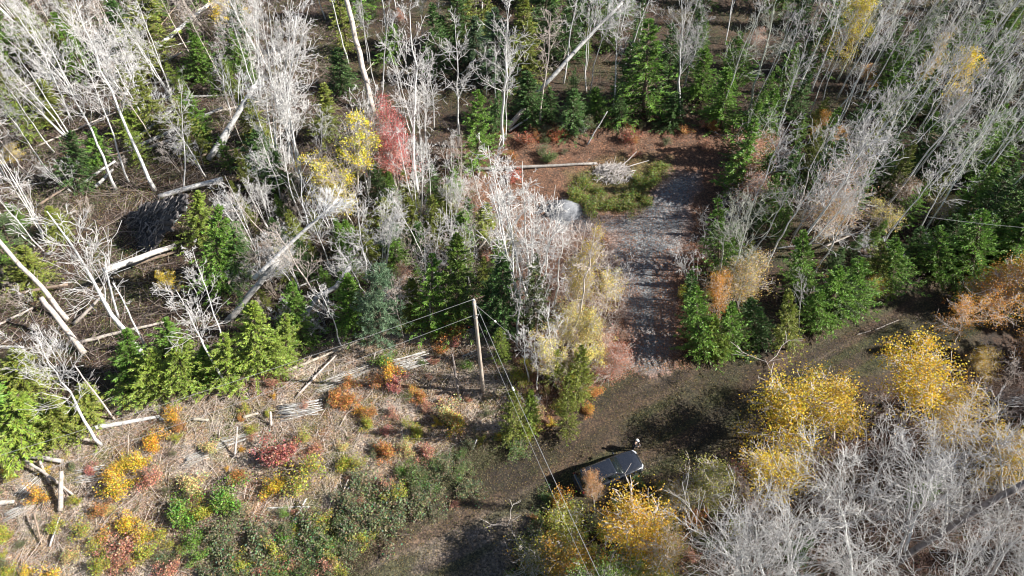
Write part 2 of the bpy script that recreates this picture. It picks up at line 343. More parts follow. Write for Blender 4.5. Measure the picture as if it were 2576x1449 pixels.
def leafy(base, vec, wpx, col, dens='dense', name='birch_tree', phrase='yellow birch', bark=PINKISH, cat='tree', var=None, target=None):
    pr = FT[var if var is not None else random.randrange(4)]; spin = random.random() * 6.28; k = 1.; ty = target[1]
    for _ in range(6):                       # size the crown so that its outline, not its tip, has the height and width seen
        vec = top_of(base, target[0], ty, 1.2); M, L = stand(base, vec, spin); s = L / pr['h']; T4 = np.array(M @ Matrix.Diagonal((s * k, s * k, s, 1)))
        q = P2(pr['pts'] @ T4[:3, :3].T + T4[:3, 3]); y0 = np.percentile(q[:, 1], 1.5); w_ = np.percentile(q[:, 0], 96) - np.percentile(q[:, 0], 4)
        ty = min(ty + .8 * (target[1] - y0), P2(base)[1] - 8); k = max(.4, min(2.2, k * wpx / w_))
    o = empty(name, M @ Matrix.Diagonal((s * k, s * k, s, 1)))
    inst('trunk', pr['trunk'], o, bark); inst('branches', pr['crown'], o, [c * .9 for c in bark]); inst('foliage', pr[dens], o, col)
    tag(o, None, cat, 'trees still in leaf'); ITEMS.append((o, phrase, base + np.asarray(vec) * .6)); return o
def shrub(x, y, w, col, phrase, var=None, flat=1., name='shrub', hk=1.):
    b = base_of(x, y + w * .25); wm = w / pxm(b); pr = SH[var if var is not None else random.randrange(5)]; k = wm / (2 * pr['r'])
    o = empty(name, Matrix.Translation(Vector(b)) @ Matrix.Rotation(random.random() * 6.28, 4, 'Z') @ Matrix.Diagonal((k, k * random.uniform(.85, 1.15), k * flat * hk, 1)))
    inst('stems', pr['stems'], o, (.30, .24, .19)); inst('foliage', pr['foliage'], o, col)
    tag(o, None, 'shrub', 'shrubs'); ITEMS.append((o, phrase, b + np.array([0, 0, .3]))); return o
def rand_in(poly, n, mind=1.6, taken=None):
    taken = taken if taken is not None else []; out = []; xs = [p[0] for p in poly]; ys = [p[1] for p in poly]; tries = 0
    P = [base_of(*q) for q in poly]; gx = [p[0] for p in P]; gy = [p[1] for p in P]
    while len(out) < n and tries < n * 200:
        tries += 1; p = np.array([random.uniform(min(gx), max(gx)), random.uniform(min(gy), max(gy)), 0.]); q = P2(p)
        if not inpoly(q[None], poly)[0]: continue
        if any((p[0] - t[0]) ** 2 + (p[1] - t[1]) ** 2 < mind ** 2 for t in taken): continue
        p[2] = gz(p[0], p[1]); out.append(p); taken.append(p)
    return out

# ------------------------------------------------------------ ground
TRACK = [(560, 1500), (760, 1350), (960, 1240), (1180, 1130), (1330, 1095), (1440, 1060), (1490, 985), (1560, 925), (1750, 885), (1850, 880), (2000, 830), (2150, 790), (2350, 710), (2750, 600),
         (2800, 760), (2420, 850), (2250, 930), (1960, 1000), (1850, 1130), (1640, 1215), (1480, 1250), (1340, 1300), (1320, 1500)]
DRIVE = [(1572, 930), (1575, 860), (1562, 780), (1540, 690), (1528, 600), (1400, 600), (1350, 570), (1365, 505), (1430, 492), (1480, 520), (1530, 540), (1600, 525), (1655, 455), (1680, 425), (1770, 428), (1750, 500), (1735, 600), (1705, 700), (1705, 800), (1712, 880), (1690, 935), (1630, 960)]
LITTER = [(1130, 380), (1260, 330), (1500, 300), (1850, 300), (1880, 400), (1800, 520), (1750, 640), (1730, 900), (1560, 960), (1490, 1010), (1380, 1090), (1300, 1060), (1290, 850), (1330, 620), (1200, 560), (1130, 480)]
CLEAR = [(-400, 1500), (-300, 1090), (100, 1080), (230, 1030), (450, 985), (640, 950), (860, 850), (1080, 790), (1230, 800), (1290, 880), (1310, 1080), (1180, 1130), (960, 1240), (760, 1350), (560, 1500)]
xs = np.concatenate([[-600, -220, -110], np.arange(-78, 78.01, .28), [110, 220, 600]]); ys = np.concatenate([[-500, -100, -20], np.arange(4, 128, .28), [180, 300, 700]])
X, Y = np.meshgrid(xs, ys); far = (np.abs(X) > 79) | (Y < 3) | (Y > 128.5); Z = np.where(far, 0, gz(X, Y))
pit_c = base_of(350, 585)
PT = np.stack([X, Y, Z], -1)
front = (PT - np.array([0, 0, H])) @ CF > 5
px = P2(np.where(front[..., None], PT, np.array([0, 60., 0]))); px[~front] = (-9999, -9999)
nb = (vnoise(X, Y, 1.1, 3) - .5) * 26 + (vnoise(X, Y, .45, 4) - .5) * 16
dT, dD, dL, dC = polydist(px, TRACK), polydist(px, DRIVE), polydist(px, LITTER), polydist(px, CLEAR)
sm = lambda d, w_: np.clip(.5 - (d + nb) / w_, 0, 1)[..., None]
ca = np.broadcast_to(np.array([.026, .020, .015]), PT.shape).copy(); cb = np.broadcast_to(np.array([.060, .035, .022]), PT.shape).copy()
grn = np.clip((vnoise(X, Y, 4., 8) - .45) * 3, 0, 1)[..., None]; ca = ca * (1 - .5 * grn) + np.array([.05, .07, .02]) * .5 * grn
wL = sm(dL, 60); ca = ca * (1 - wL) + np.array([.155, .082, .05]) * wL; cb = cb * (1 - wL) + np.array([.10, .062, .042]) * wL
olive = sm(polydist(px, [(1430, 440), (1560, 400), (1690, 400), (1660, 470), (1590, 535), (1480, 530), (1440, 490)]), 40) * .8
ca = ca * (1 - olive) + np.array([.10, .12, .03]) * olive; cb = cb * (1 - olive) + np.array([.13, .10, .04]) * olive
wC = sm(dC, 50); cl = np.clip((X + 30) / 34, 0, 1)[..., None]
ca = ca * (1 - wC) + (np.array([.30, .235, .195]) * (1 - cl) + np.array([.17, .10, .065]) * cl) * wC
cb = cb * (1 - wC) + (np.array([.16, .13, .095]) * (1 - cl) + np.array([.10, .095, .045]) * cl) * wC
def patch(c, scale, thr, seed, wz, amt=1.):
    m = np.clip((vnoise(X, Y, scale, seed) - thr) * 5, 0, 1)[..., None] * wz * amt; return lambda A_: A_ * (1 - m) + np.array(c) * m
for c_, sc_, th_, sd_, am_ in (((.20, .095, .055), 3.2, .58, 31, .8), ((.11, .13, .045), 2.3, .60, 32, .75), ((.42, .37, .32), 1.7, .62, 33, .8), ((.10, .08, .06), 1.1, .66, 34, .9), ((.34, .24, .16), .8, .6, 35, .6)):
    f_ = patch(c_, sc_, th_, sd_, wC, am_); ca = f_(ca); cb = f_(cb)
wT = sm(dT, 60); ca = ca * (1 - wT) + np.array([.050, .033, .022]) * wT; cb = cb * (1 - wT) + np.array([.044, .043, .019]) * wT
nX, nY = X.shape[1], X.shape[0]; idx = np.arange(nX * nY).reshape(nY, nX)
Q = np.stack([idx[:-1, :-1], idx[:-1, 1:], idx[1:, 1:], idx[1:, :-1]], -1)
def sheet(name, mask, dz, CA, CB, mat):
    F = Q[mask].reshape(-1, 4); u, inv = np.unique(F, return_inverse=True); V = PT.reshape(-1, 3)[u] + np.array([0, 0, dz])
    o = mk(name, V, inv.reshape(-1, 4), mat, smooth=True)
    for nm, C_ in (('ca', CA), ('cb', CB)):
        a = o.data.color_attributes.new(nm, 'FLOAT_COLOR', 'POINT'); c = np.broadcast_to(C_, PT.shape).reshape(-1, 3)[u]
        a.data.foreach_set('color', np.concatenate([c, np.ones((len(c), 1))], 1).astype(np.float32).ravel())
    tag(o, None, None, None, 'structure'); return o
GM = ground_mat('forest_floor')
sheet('ground', np.ones(Q.shape[:2], bool), 0, ca, cb, GM)
m0 = (dT + nb < 0)[:-1, :-1]
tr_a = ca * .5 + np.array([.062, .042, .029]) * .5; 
pale = sm(polydist(px, [(860, 1500), (1000, 1380), (1130, 1310), (1330, 1250), (1440, 1250), (1340, 1320), (1250, 1500)]), 60)
tr_a = tr_a * (1 - pale) + np.array([.27, .225, .19]) * pale; tr_b = cb * (1 - .6 * pale) + np.array([.2, .16, .125]) * .6 * pale
sheet('track', m0, .006, tr_a, tr_b, GM)
al = X * .88 + Y * .47; ac = -X * .47 + Y * .88      # along and across the track
for c_, s1, s2, th_, sd_, am_ in (((.115, .075, .05), 7., 1.1, .52, 41, .7), ((.055, .065, .02), 6., .9, .55, 42, .75), ((.03, .024, .018), 5., 1.4, .6, 43, .7), ((.19, .15, .115), 8., .55, .70, 44, .5)):
    m_ = np.clip((vnoise(al + 200, ac * s1 / s2 + 400, s1, sd_) - th_) * 5, 0, 1)[..., None] * am_
    tr_a = tr_a * (1 - m_) + np.array(c_) * m_; tr_b = tr_b * (1 - m_) + np.array(c_) * .7 * m_
o_ = [o for o in COL.objects if o.name == 'track'][0]; COL.objects.unlink(o_); bpy.data.objects.remove(o_)
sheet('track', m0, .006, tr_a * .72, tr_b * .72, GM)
m1 = (dD + nb * .8 < 0)[:-1, :-1]
hw = np.clip(vnoise(X, Y, 1.3, 9) * 3 - 1.2, 0, 1)[..., None]
edge = np.clip(1 + (dD + 4 + nb * .5) / 26, 0, 1)[..., None]
dr_a = np.array([.150, .165, .178]) * (1 - .75 * edge) + np.array([.17, .10, .07]) * .75 * edge
dr_b = dr_a * (1 - .5 * hw) + np.array([.15, .085, .06]) * .5 * hw
sheet('gravel_driveway', m1, .012, dr_a, dr_b, GM)

# fallen leaves, low grass, sticks: nobody could count these
def scatter(poly, n, seed, jitter=True):
    r = np.random.default_rng(seed); P = [base_of(*q) for q in poly]; gx = [p[0] for p in P]; gy = [p[1] for p in P]; out = []
    tot = 0
    while tot < n:
        p = np.stack([r.uniform(min(gx), max(gx), n * 2), r.uniform(min(gy), max(gy), n * 2), np.zeros(n * 2)], -1)
        p = p[inpoly(P2(p), poly)]; out.append(p); tot += len(p)
    p = np.concatenate(out)[:n]; p[:, 2] = gz(p[:, 0], p[:, 1]); return p
def flat_leaves(pts, size, cols, seed, tilt=.5):
    r = np.random.default_rng(seed); n = len(pts); d = norm(np.concatenate([r.normal(size=(n, 2)), r.normal(size=(n, 1)) * .3], 1))
    up = norm(np.array([0, 0, 1.]) + r.normal(size=(n, 3)) * tilt); V, F = diamonds(pts + np.array([0, 0, .03]), d, np.cross(d, up), size * (.6 + .8 * r.random(n)), size * (.6 + .4 * r.random(n)))
    c = np.array(cols)[r.integers(0, len(cols), n)] * (.6 + .8 * r.random((n, 1))); return V, F, np.repeat(c, 4, 0)
RUST = [(.34, .13, .06), (.28, .14, .08), (.40, .20, .09), (.22, .10, .06), (.45, .28, .16), (.36, .17, .11)]
TANL = [(.30, .21, .15), (.42, .32, .24), (.22, .15, .10), (.38, .22, .14), (.50, .42, .35), (.16, .11, .08)]
DULL = [(.15, .09, .05), (.18, .12, .06), (.19, .15, .07), (.34, .26, .14), (.12, .07, .04), (.30, .20, .05)]
DARKL = [(.16, .09, .05), (.22, .11, .05), (.12, .08, .05), (.26, .17, .09), (.10, .07, .04), (.10, .12, .03)]
A, B_, C_ = [], [], []
off = 0
for poly, n, sz, cols, sd_ in ((LITTER, 26000, .10, RUST + [(.18, .09, .05)] * 3, 1), (DRIVE, 5200, .09, RUST, 2), (CLEAR, 30000, .12, TANL, 3), (TRACK, 22000, .075, [tuple(.75 * v for v in c_) for c_ in DULL], 4),
                               ([(1560, 930), (1560, 600), (1600, 600), (1610, 760), (1625, 930)], 1600, .1, RUST, 5), ([(1650, 930), (1640, 640), (1760, 600), (1740, 930)], 6500, .1, RUST, 6),
                               ([(-100, -60), (2676, -60), (2676, 700), (1880, 780), (1850, 300), (1100, 380), (1100, 800), (0, 1080)], 26000, .14, DARKL, 7)):
    v, f, c = flat_leaves(scatter(poly, n, sd_), sz, cols, sd_); A.append(v); B_.append(f + off); C_.append(c); off += len(v)
fl = mk('fallen_leaves', np.concatenate(A), np.concatenate(B_), LEAF, leafcol=np.concatenate(C_), color=(1, 1, 1))
tag(fl, 'rust, tan and yellow fallen leaves scattered over the ground, driveway and track', 'leaf litter', None, 'stuff')
def sticks(name, poly_list, seed, label, cat, col):
    parts = []; r = np.random.default_rng(seed)
    for poly, n, l0, l1, up0, up1, rad in poly_list:
        p = scatter(poly, n, seed + n); d = r.normal(size=(n, 3)); d[:, 2] = 0; d = norm(d); e = (up0 + (up1 - up0) * r.random(n))[:, None]
        d = norm(d * np.cos(e) + np.array([0, 0, 1.]) * np.sin(e)); L = (l0 + (l1 - l0) * r.random(n) ** 2)[:, None, None]
        s = np.array([0, .5, 1.])[None, :, None]; P = p[:, None] + np.array([0, 0, .03]) + d[:, None] * L * s; P[:, 1:] += r.normal(size=(n, 2, 3)) * .05 * L * np.array([1, 1, .3])
        parts.append(tubes(P, (rad * (.5 + r.random((n, 1)))) * np.array([[1, .8, .4]]), 3))
    V, F = join(parts); o = mk(name, V, F, TWIG, color=col); tag(o, label, cat, None, 'stuff'); return o
LEFTW = [(-150, -80), (760, -80), (900, 300), (1150, 430), (1290, 620), (1280, 780), (1080, 790), (860, 850), (600, 960), (230, 1030), (-200, 1080)]
WOODS = [(-150, -80), (2700, -80), (2750, 640), (2250, 730), (1880, 830), (1770, 760), (1800, 500), (1860, 330), (1500, 290), (1180, 330), (1120, 420), (1180, 560), (1290, 620), (1290, 850), (1080, 790), (860, 850), (600, 960), (230, 1030), (-200, 1080)]
sticks('slash_debris', [(CLEAR, 13000, .15, 1.1, -.05, .3, .011), (CLEAR, 3200, .7, 2.8, -.02, .2, .020)], 5, 'broken grey and pinkish twigs strewn over the cleared ground', 'brushwood', (.48, .41, .36))
sticks('undergrowth_twigs', [(WOODS, 7000, .3, 2.0, .5, 1.4, .011), (WOODS, 3500, .5, 3., -.02, .3, .014), (LEFTW, 15000, .4, 2.2, .0, 1.3, .012), (LEFTW, 5000, 1.2, 4.5, -.02, .35, .026)], 6, 'thin bare brown undergrowth twigs covering the floor of the wood', 'undergrowth', (.30, .24, .21))
sticks('roadside_brush', [([(1290, 620), (1500, 560), (1570, 700), (1570, 900), (1480, 1000), (1300, 1080)], 5200, .4, 2., .6, 1.45, .009), ([(1700, 1300), (2000, 1130), (2600, 860), (2700, 1500), (1800, 1500)], 8000, .4, 2.6, .4, 1.4, .012)], 9,
       'fine bare pinkish brush along the edges of the track and driveway', 'brush', (.34, .24, .20))
r_ = np.random.default_rng(77); gp = np.concatenate([scatter(TRACK, 26000, 21), scatter(CLEAR, 9000, 22), scatter([(1430, 440), (1560, 400), (1690, 400), (1660, 470), (1590, 535), (1480, 530), (1440, 490)], 6000, 23)])
gp = gp[vnoise(gp[:, 0], gp[:, 1], 2.5, 12) > .42]; n = len(gp)
V, F = diamonds(gp, norm(np.array([0, 0, .8]) + r_.normal(size=(n, 3)) * .5), rdir(n, r_), .10 + .14 * r_.random(n), .02 + .02 * r_.random(n))
gc = np.array([(.12, .15, .04), (.16, .15, .05), (.24, .20, .08), (.30, .25, .13)])[r_.integers(0, 4, n)]
def clumps(name, polys, seed, label, cat):
    r = np.random.default_rng(seed); Vs, Cs = [], []
    for poly, n, per, sp, hh, sz, cols in polys:
        p = scatter(poly, n, seed + n); ci = np.repeat(np.arange(n), per); m = n * per; c = p[ci] + np.concatenate([r.normal(size=(m, 2)) * sp, np.abs(r.normal(size=(m, 1))) * hh], 1) * (.5 + r.random((n, 1)))[ci]
        v, f = diamonds(c, norm(rdir(m, r) + np.array([0, 0, .4])), rdir(m, r), sz * (.6 + .9 * r.random(m)), sz * (.5 + .4 * r.random(m))); Vs.append(v)
        cc = np.array(cols)[r.integers(0, len(cols), n)][ci] * (.6 + .8 * r.random((m, 1))); Cs.append(np.repeat(cc, 4, 0))
    V_ = np.concatenate(Vs); tag(mk(name, V_, np.arange(len(V_)).reshape(-1, 4), LEAF, leafcol=np.concatenate(Cs), color=(1, 1, 1)), label, cat, None, 'stuff')
CLC = [(.30, .28, .06), (.20, .22, .06), (.42, .22, .10), (.45, .33, .12), (.24, .26, .12), (.38, .17, .09), (.50, .42, .20), (.14, .17, .06)]
WDC = [(.07, .12, .03), (.10, .15, .035), (.14, .15, .04), (.20, .11, .05), (.06, .09, .03), (.24, .17, .06)]
clumps('ground_plants', [(CLEAR, 4200, 22, .26, .2, .06, CLC), (WOODS, 7500, 30, .45, .5, .10, WDC), (LEFTW, 1800, 36, .45, .5, .10, [(.16, .22, .05), (.22, .24, .06), (.10, .17, .04), (.30, .26, .10)]), ([(560, 1500), (760, 1330), (960, 1230), (1180, 1110), (1330, 1095), (1330, 1130), (1130, 1220), (960, 1360), (900, 1500)], 900, 34, .32, .3, .07, [(.12, .14, .06), (.18, .18, .09), (.10, .12, .04), (.20, .16, .10)]),
   ([(1900, 1100), (2600, 900), (2700, 1500), (1700, 1500), (1700, 1350)], 900, 30, .4, .35, .1, [(.20, .09, .06), (.25, .13, .07), (.10, .13, .04), (.14, .08, .06)])], 91, 'low plants and seedlings in olive, rust and yellow covering the ground', 'ground cover')
tag(mk('grass', V, F, LEAF, leafcol=np.repeat(gc, 4, 0), color=(1, 1, 1)), 'short dull olive grass on the track and clearing', 'grass', None, 'stuff')

# ------------------------------------------------------------ main bare trees traced one by one: base, top, kind, colour
T_ = []
def FB(lst, ox=0, oy=0, k=1.):
    for e in lst:
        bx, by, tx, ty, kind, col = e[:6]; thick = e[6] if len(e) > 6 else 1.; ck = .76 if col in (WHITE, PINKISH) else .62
        b = base_of(ox + bx * k, oy + by * k); v = top_of(b, ox + tx * k, oy + ty * k); T_.append(b)
        bare(b, v, kind, jc(col, .06), thick=thick, ck=ck)
FB([(1170, 1430, 520, -140, 'tall', WHITE, 1.1), (875, 1430, 350, 250, 'tall', WHITE, 1.1), (970, 1370, 560, 300, 'slim', WHITE), (550, 920, 150, 20, 'tall', WHITE), (380, 1310, -80, 700, 'tall', WHITE), (1385, 1449, 1355, 600, 'slim', WHITE),
    (1740, 870, 1640, 330, 'tall', WHITE, 1.2), (2080, 1240, 1950, 330, 'clump', WHITE), (2120, 900, 2080, -200, 'clump', WHITE, 1.2), (1960, 760, 1840, -200, 'clump', WHITE), (2290, 1400, 2200, 300, 'clump', WHITE),
    (2180, 1240, 2240, 100, 'tall', WHITE), (2380, 1440, 2420, 800, 'tall', WHITE), (560, 1440, 380, 1150, 'small', WHITE), (130, 760, -60, 350, 'clump', WHITE), (750, 520, 640, -40, 'clump', WHITE), (2120, 1500, 1960, 900, 'tall', WHITE)], 0, 0, 1 / 3)
FB([(1210, 1120, 1310, -120, 'tall', WHITE, 1.2), (1235, 1060, 1250, 380, 'slim', WHITE), (1497, 930, 1560, 40, 'tall', PINKISH, 1.1), (880, 1110, 860, 120, 'tall', WHITE), (2050, 830, 2140, -60, 'tall', WHITE), (1870, 710, 2030, 60, 'slim', GREY), (1850, 690, 1890, -40, 'slim', WHITE),
    (700, 970, 640, 350, 'slim', WHITE), (570, 1449, 360, -40, 'tall', WHITE, 1.2), (600, 1230, 470, 330, 'clump', WHITE), (640, 1240, 600, 460, 'slim', WHITE), (2550, 870, 2640, 20, 'tall', GREY, 1.5), (2530, 860, 2590, -150, 'tall', GREY), (1165, 880, 1160, 300, 'slim', GREY), (190, 1449, 20, 600, 'clump', WHITE),
    (1090, 720, 1080, 300, 'slim', GREY), (300, 800, 330, -60, 'slim', GREY), (760, 330, 700, -60, 'slim', WHITE), (200, 480, 150, -80, 'slim', GREY), (600, 360, 600, -100, 'slim', WHITE)], 859, 0, 1 / 3)
FB([(250, 970, 600, 60, 'slim', GREEN_GREY, 1.2), (490, 850, 780, -100, 'tall', GREEN_GREY, 1.2), (600, 720, 860, 40, 'slim', GREY), (730, 960, 900, 400, 'slim', GREY), (1270, 560, 1500, -60, 'tall', GREEN_GREY), (1600, 620, 1900, 60, 'slim', GREY), (500, 1110, 560, 780, 'small', GREY),
    (1680, 1440, 2360, 520, 'tall', GREY), (1450, 1100, 1640, 660, 'tall', GREEN_GREY), (2300, 1430, 2700, 760, 'tall', GREY), (940, 900, 1200, 260, 'slim', GREY), (1150, 1300, 1290, 900, 'tall', GREY), (2000, 1180, 2400, 560, 'slim', GREY), (0, 680, 160, 60, 'tall', GREY, 1.4)], 1717, 0, 1 / 3)
# centre and driveway edges
FB([(1319, 790, 1298, 400, 'clump', WHITE, 1.25), (1345, 780, 1345, 370, 'clump', WHITE), (1300, 740, 1280, 400, 'tall', WHITE), (1480 - 30, 830, 1478, 570, 'birch', PINKISH, 1.2), (1395, 780, 1425, 560, 'birch', WHITE, 1.3), (1345, 850, 1370, 690, 'birch', WHITE),
    (1330, 960, 1320, 820, 'birch', WHITE, 1.3), (1352, 980, 1358, 850, 'birch', WHITE), (1385, 950, 1405, 770, 'birch', WHITE, 1.3), (1455, 910, 1500, 790, 'birch', WHITE, 1.3), (1490, 900, 1540, 740, 'birch', PINKISH), (1430, 870, 1490, 560, 'birch', PINKISH, 1.2),
    (1300, 870, 1302, 640, 'birch', GREY, 1.3), (1505, 840, 1530, 720, 'birch', PINKISH), (1010, 830, 1003, 690, 'birch', PINKISH), (1082, 830, 1052, 600, 'birch', PINKISH, 1.2), (1016, 850, 990, 700, 'birch', PINKISH),
    (925, 710, 880, 470, 'tall', WHITE), (970, 680, 1010, 470, 'clump', WHITE), (890, 800, 850, 640, 'slim', WHITE), (760, 560, 700, 330, 'tall', WHITE), (1055, 560, 1045, 300, 'clump', WHITE), (1130, 580, 1160, 400, 'clump', WHITE)])
# right of the driveway
FB([(1820, 760, 1905, 470, 'tall', GREEN_GREY), (1805, 700, 1850, 480, 'tall', GREEN_GREY), (1745, 720, 1740, 600, 'small', WHITE), (1850, 790, 1890, 620, 'tall', GREEN_GREY), (1895, 640, 2010, 420, 'slim', GREY), (1985, 620, 2060, 450, 'slim', GREY), (2010, 840, 2030, 670, 'birch', GREY), (1780, 640, 1800, 520, 'small', GREY)])
# left, mid-height: the big pale trees
FB([(400, 940, 80, 480, 'tall', WHITE, 1.6), (375, 890, 285, 720, 'snag', WHITE, .8), (570, 968, 430, 700, 'tall', WHITE, 1.1), (255, 1118, 95, 850, 'tall', WHITE, 1.25), (288, 1055, 215, 950, 'snag', PINKISH, .9), (297, 800, 265, 660, 'snag', WHITE, 1.3),
    (825, 785, 690, 560, 'tall', PINKISH, 1.1), (563, 870, 480, 620, 'slim', WHITE), (165, 940, 60, 780, 'small', WHITE), (860, 870, 810, 700, 'birch', WHITE)])

# ------------------------------------------------------------ fallen and leaning trunks, each its own thing
def log(x1, y1, x2, y2, wpx, col=WHITE, z1=None, z2=None, label='', name='fallen_log', group=None, mat=WOOD, taper=.6, bend=.035, stubs=4, cat='log', pts=None, crown=False):
    a = G(x1, y1); d_ = wpx / pxm(a) / 2
    a = G(x1, y1, gz(a[0], a[1]) + (d_ * .8 if z1 is None else z1)); b = G(x2, y2); b = G(x2, y2, gz(b[0], b[1]) + (d_ * .7 if z2 is None else z2))
    r = np.random.default_rng(int(abs(x1 * 7 + y1 * 13 + x2))); N = 9; s = np.linspace(0, 1, N); L = np.linalg.norm(b - a)
    P = a + (b - a) * s[:, None]; w_ = np.cumsum(r.normal(size=(N, 3)), 0) * bend * L / N * 1.5; w_ = w_ - s[:, None] * w_[-1]; w_ -= w_[0] * (1 - s[:, None]); w_[:, 2] *= .4; P = P + w_
    if pts is not None:
        P = np.array([a] + [G(px_, py_, z_) for px_, py_, z_ in pts] + [b]); u = np.linspace(0, len(P) - 1, 13); i = np.minimum(u.astype(int), len(P) - 2); f = (u - i)[:, None]; P = P[i] * (1 - f) + P[i + 1] * f; N = 13; s = np.linspace(0, 1, N)
    O = P[0].copy(); Pl = P - O; Rd = d_ * (1 - (1 - taper) * s)
    trunk = tubes(Pl[None], Rd[None], 8, cap=True)
    o = mk(name, *trunk, mat, color=jc([c_ * .86 for c_ in col], .05), smooth=False); o.location = O
    if stubs and L > 1.5:
        if not crown:
            Q, Rq, _ = kids(Pl[None], Rd[None], min(stubs, 4), .2, 1, .10, (.6, 1.3), 4, .1, r, .35)
            for q_, r_3 in zip(Q, Rq):
                ch = mk('broken_branch', *tubes(q_[None], np.maximum(r_3, .014)[None], 5, cap=True), WOOD, color=jc(col, .05)); ch.parent = o
        else:
            Q, Rq, _ = kids(Pl[None], np.full((1, N), .11), 20, .6, 1, .36, (.35, 1.1), 6, .12, r, .5, .2); bits = [tubes(Q, np.maximum(Rq * .6, .013), 4)]
            Q2, R2, _ = kids(Q, Rq * .6, 5, .2, 1, .5, (.4, 1.), 4, .08, r, .6); bits.append(tubes(Q2, np.maximum(R2 * .7, .012), 3))
            Q3, R3, _ = kids(Q2, R2 * .6, 4, .2, 1, .6, (.4, 1.), 3, .08, r, .7); bits.append(tubes(Q3, np.full(R3.shape, .011), 3))
            ch = mk('crown', *join(bits), TWIG, color=[c_ * .8 for c_ in col]); ch.parent = o
    tag(o, label, cat, group); return o
log(303, 200, 528, 8, 13, WHITE, .3, 3.5, 'long straight pale fallen trunk at top left, lying diagonally up to the right', stubs=3, taper=.65)
log(272, 215, 460, 130, 7, GREY, .2, .8, 'thin grey fallen trunk crossing under the long pale trunk at top left')
log(525, 400, 640, 215, 15, WHITE, .4, 7, 'thick pale leaning trunk rising from the root plate toward the big white clump', name='fallen_tree', taper=.7, crown=True, cat='tree')
log(548, 395, 612, 250, 11, GREY, .4, 5, 'second pale leaning trunk just beside the thickest one, nearer its right side', name='fallen_tree', taper=.7)
log(335, 372, 560, 270, 10, GREY, .3, 1.5, 'grey fallen trunk above the root plate, the upper one of three side by side')
log(352, 380, 480, 330, 10, PINKISH, .3, 1.2, 'short pinkish fallen trunk above the root plate, lowest of three side by side')
log(330, 360, 480, 240, 8, WHITE, .3, 2.5, 'thin white fallen trunk above the root plate rising steeply to the right')
log(195, 470, 290, 405, 9, WHITE, .3, .8, 'pale fallen trunk left of the slender white trees and above the root plate')
log(240, 470, 285, 425, 9, GREY, .3, .8, 'short grey log lying just below the pale fallen trunk left of the root plate')
log(400, 495, 560, 450, 13, WHITE, .5, 1.5, 'bright pale trunk at the upper right corner of the dark root plate', taper=.9)
log(378, 626, 470, 520, 9, (.36, .42, .42), .4, 2., 'blue-grey lichened trunk along the right edge of the dark root plate', stubs=1)
log(262, 680, 440, 618, 15, (.72, .69, .66), 3.5, .6, 'thick bright white broken trunk below the root plate, hinged on a snag', taper=.85, stubs=3)
log(330, 668, 445, 632, 11, BROWN, .5, .4, 'dark grooved log lying right under the thick bright white broken trunk', stubs=2)
log(170, 805, -20, 585, 12, PINKISH, .3, 6, 'long pinkish leaning trunk at the left edge, its top beyond the frame', name='fallen_tree', taper=.8, stubs=3, cat='tree')
log(212, 890, 103, 748, 15, PINKISH, .3, 4, 'thick pinkish snapped trunk leaning left, just right of the long leaning one', name='fallen_tree', taper=.75, stubs=5, cat='tree')
log(185, 815, 260, 740, 9, PINKISH, .3, 1.8, 'brown branching log crossing behind the thick snapped trunk at left')
log(195, 862, 420, 808, 10, PINKISH, .3, .5, 'grey-brown fallen trunk lying above the yellow-green spruces at left')
log(0, 745, 170, 715, 11, BROWN, .4, .8, 'dark shaded log running in from the left edge behind the leaning trunks')
log(-10, 873, 60, 873, 8, GREY, .2, .3, 'short grey log at the left edge below the snapped trunks', stubs=0)
log(572, 808, 700, 652, 17, (.56, .55, .54), .3, 6.5, 'thick grey leaning tree left of the bent snag, with a spreading white crown', name='leaning_tree', taper=.75, crown=True, stubs=3, cat='tree')
log(640, 700, 850, 500, 11, WHITE, 5, 11, 'white forked limb of wood above the thick grey leaning tree', name='fallen_tree', crown=True, taper=.4, cat='tree')
log(693, 890, 883, 668, 13, (.46, .46, .48), .2, 5.6, 'bent grey snag with a broken pale tip leaning right between the spruces', name='leaning_snag', taper=.85, stubs=2, cat='tree', pts=[(775, 782, 3.0), (797, 748, 3.8), (845, 722, 4.6)])
log(939, 280, 866, -20, 14, PINKISH, .3, 11, 'tall brown snapped trunk leaning left above the red-leaved tree', name='fallen_tree', taper=.8, stubs=5, cat='tree')
log(1352, 233, 1566, 5, 11, GREY, 1.5, 9, 'long grey trunk leaning far right across the trees at the top', name='fallen_tree', taper=.6, crown=True, stubs=6, cat='tree')
log(1278, 322, 1320, 272, 14, PINKISH, .2, 2., 'short thick snapped trunk leaning right beside the driveway clearing', name='fallen_tree', taper=.8, stubs=2)
log(1280, 330, 1332, 296, 6, GREY, .2, 1., 'thin grey branch lying right of the short thick snapped trunk', stubs=3)
log(1162, 427, 1500, 411, 10, (.40, .38, .36), None, None, 'long straight grey log lying level from the conical spruce to the brush pile', stubs=6, bend=.01)
log(1245, 415, 1280, 396, 7, BROWN, .3, 1.2, 'short brown stub of wood leaning on the long level grey log')
log(1477, 365, 1528, 280, 4, GREY, .2, 3.5, 'thin leaning pole above the brush pile by the dark spruces', name='leaning_pole', stubs=4)
log(688, 947, 905, 858, 9, (.58, .51, .42), None, None, 'long pale tan log along the upper edge of the clearing', stubs=3, bend=.012)
log(745, 1000, 846, 893, 7, (.60, .53, .50), None, .5, 'thin pale leaning pole just below the long tan log in the clearing', stubs=3)
log(225, 1078, 402, 1048, 13, WHITE, None, None, 'long thick white log lying above the yellow bushes at left of the clearing', stubs=2)
log(403, 1053, 430, 1052, 11, WHITE, None, None, 'short white log end to end with the long thick white log', stubs=0)
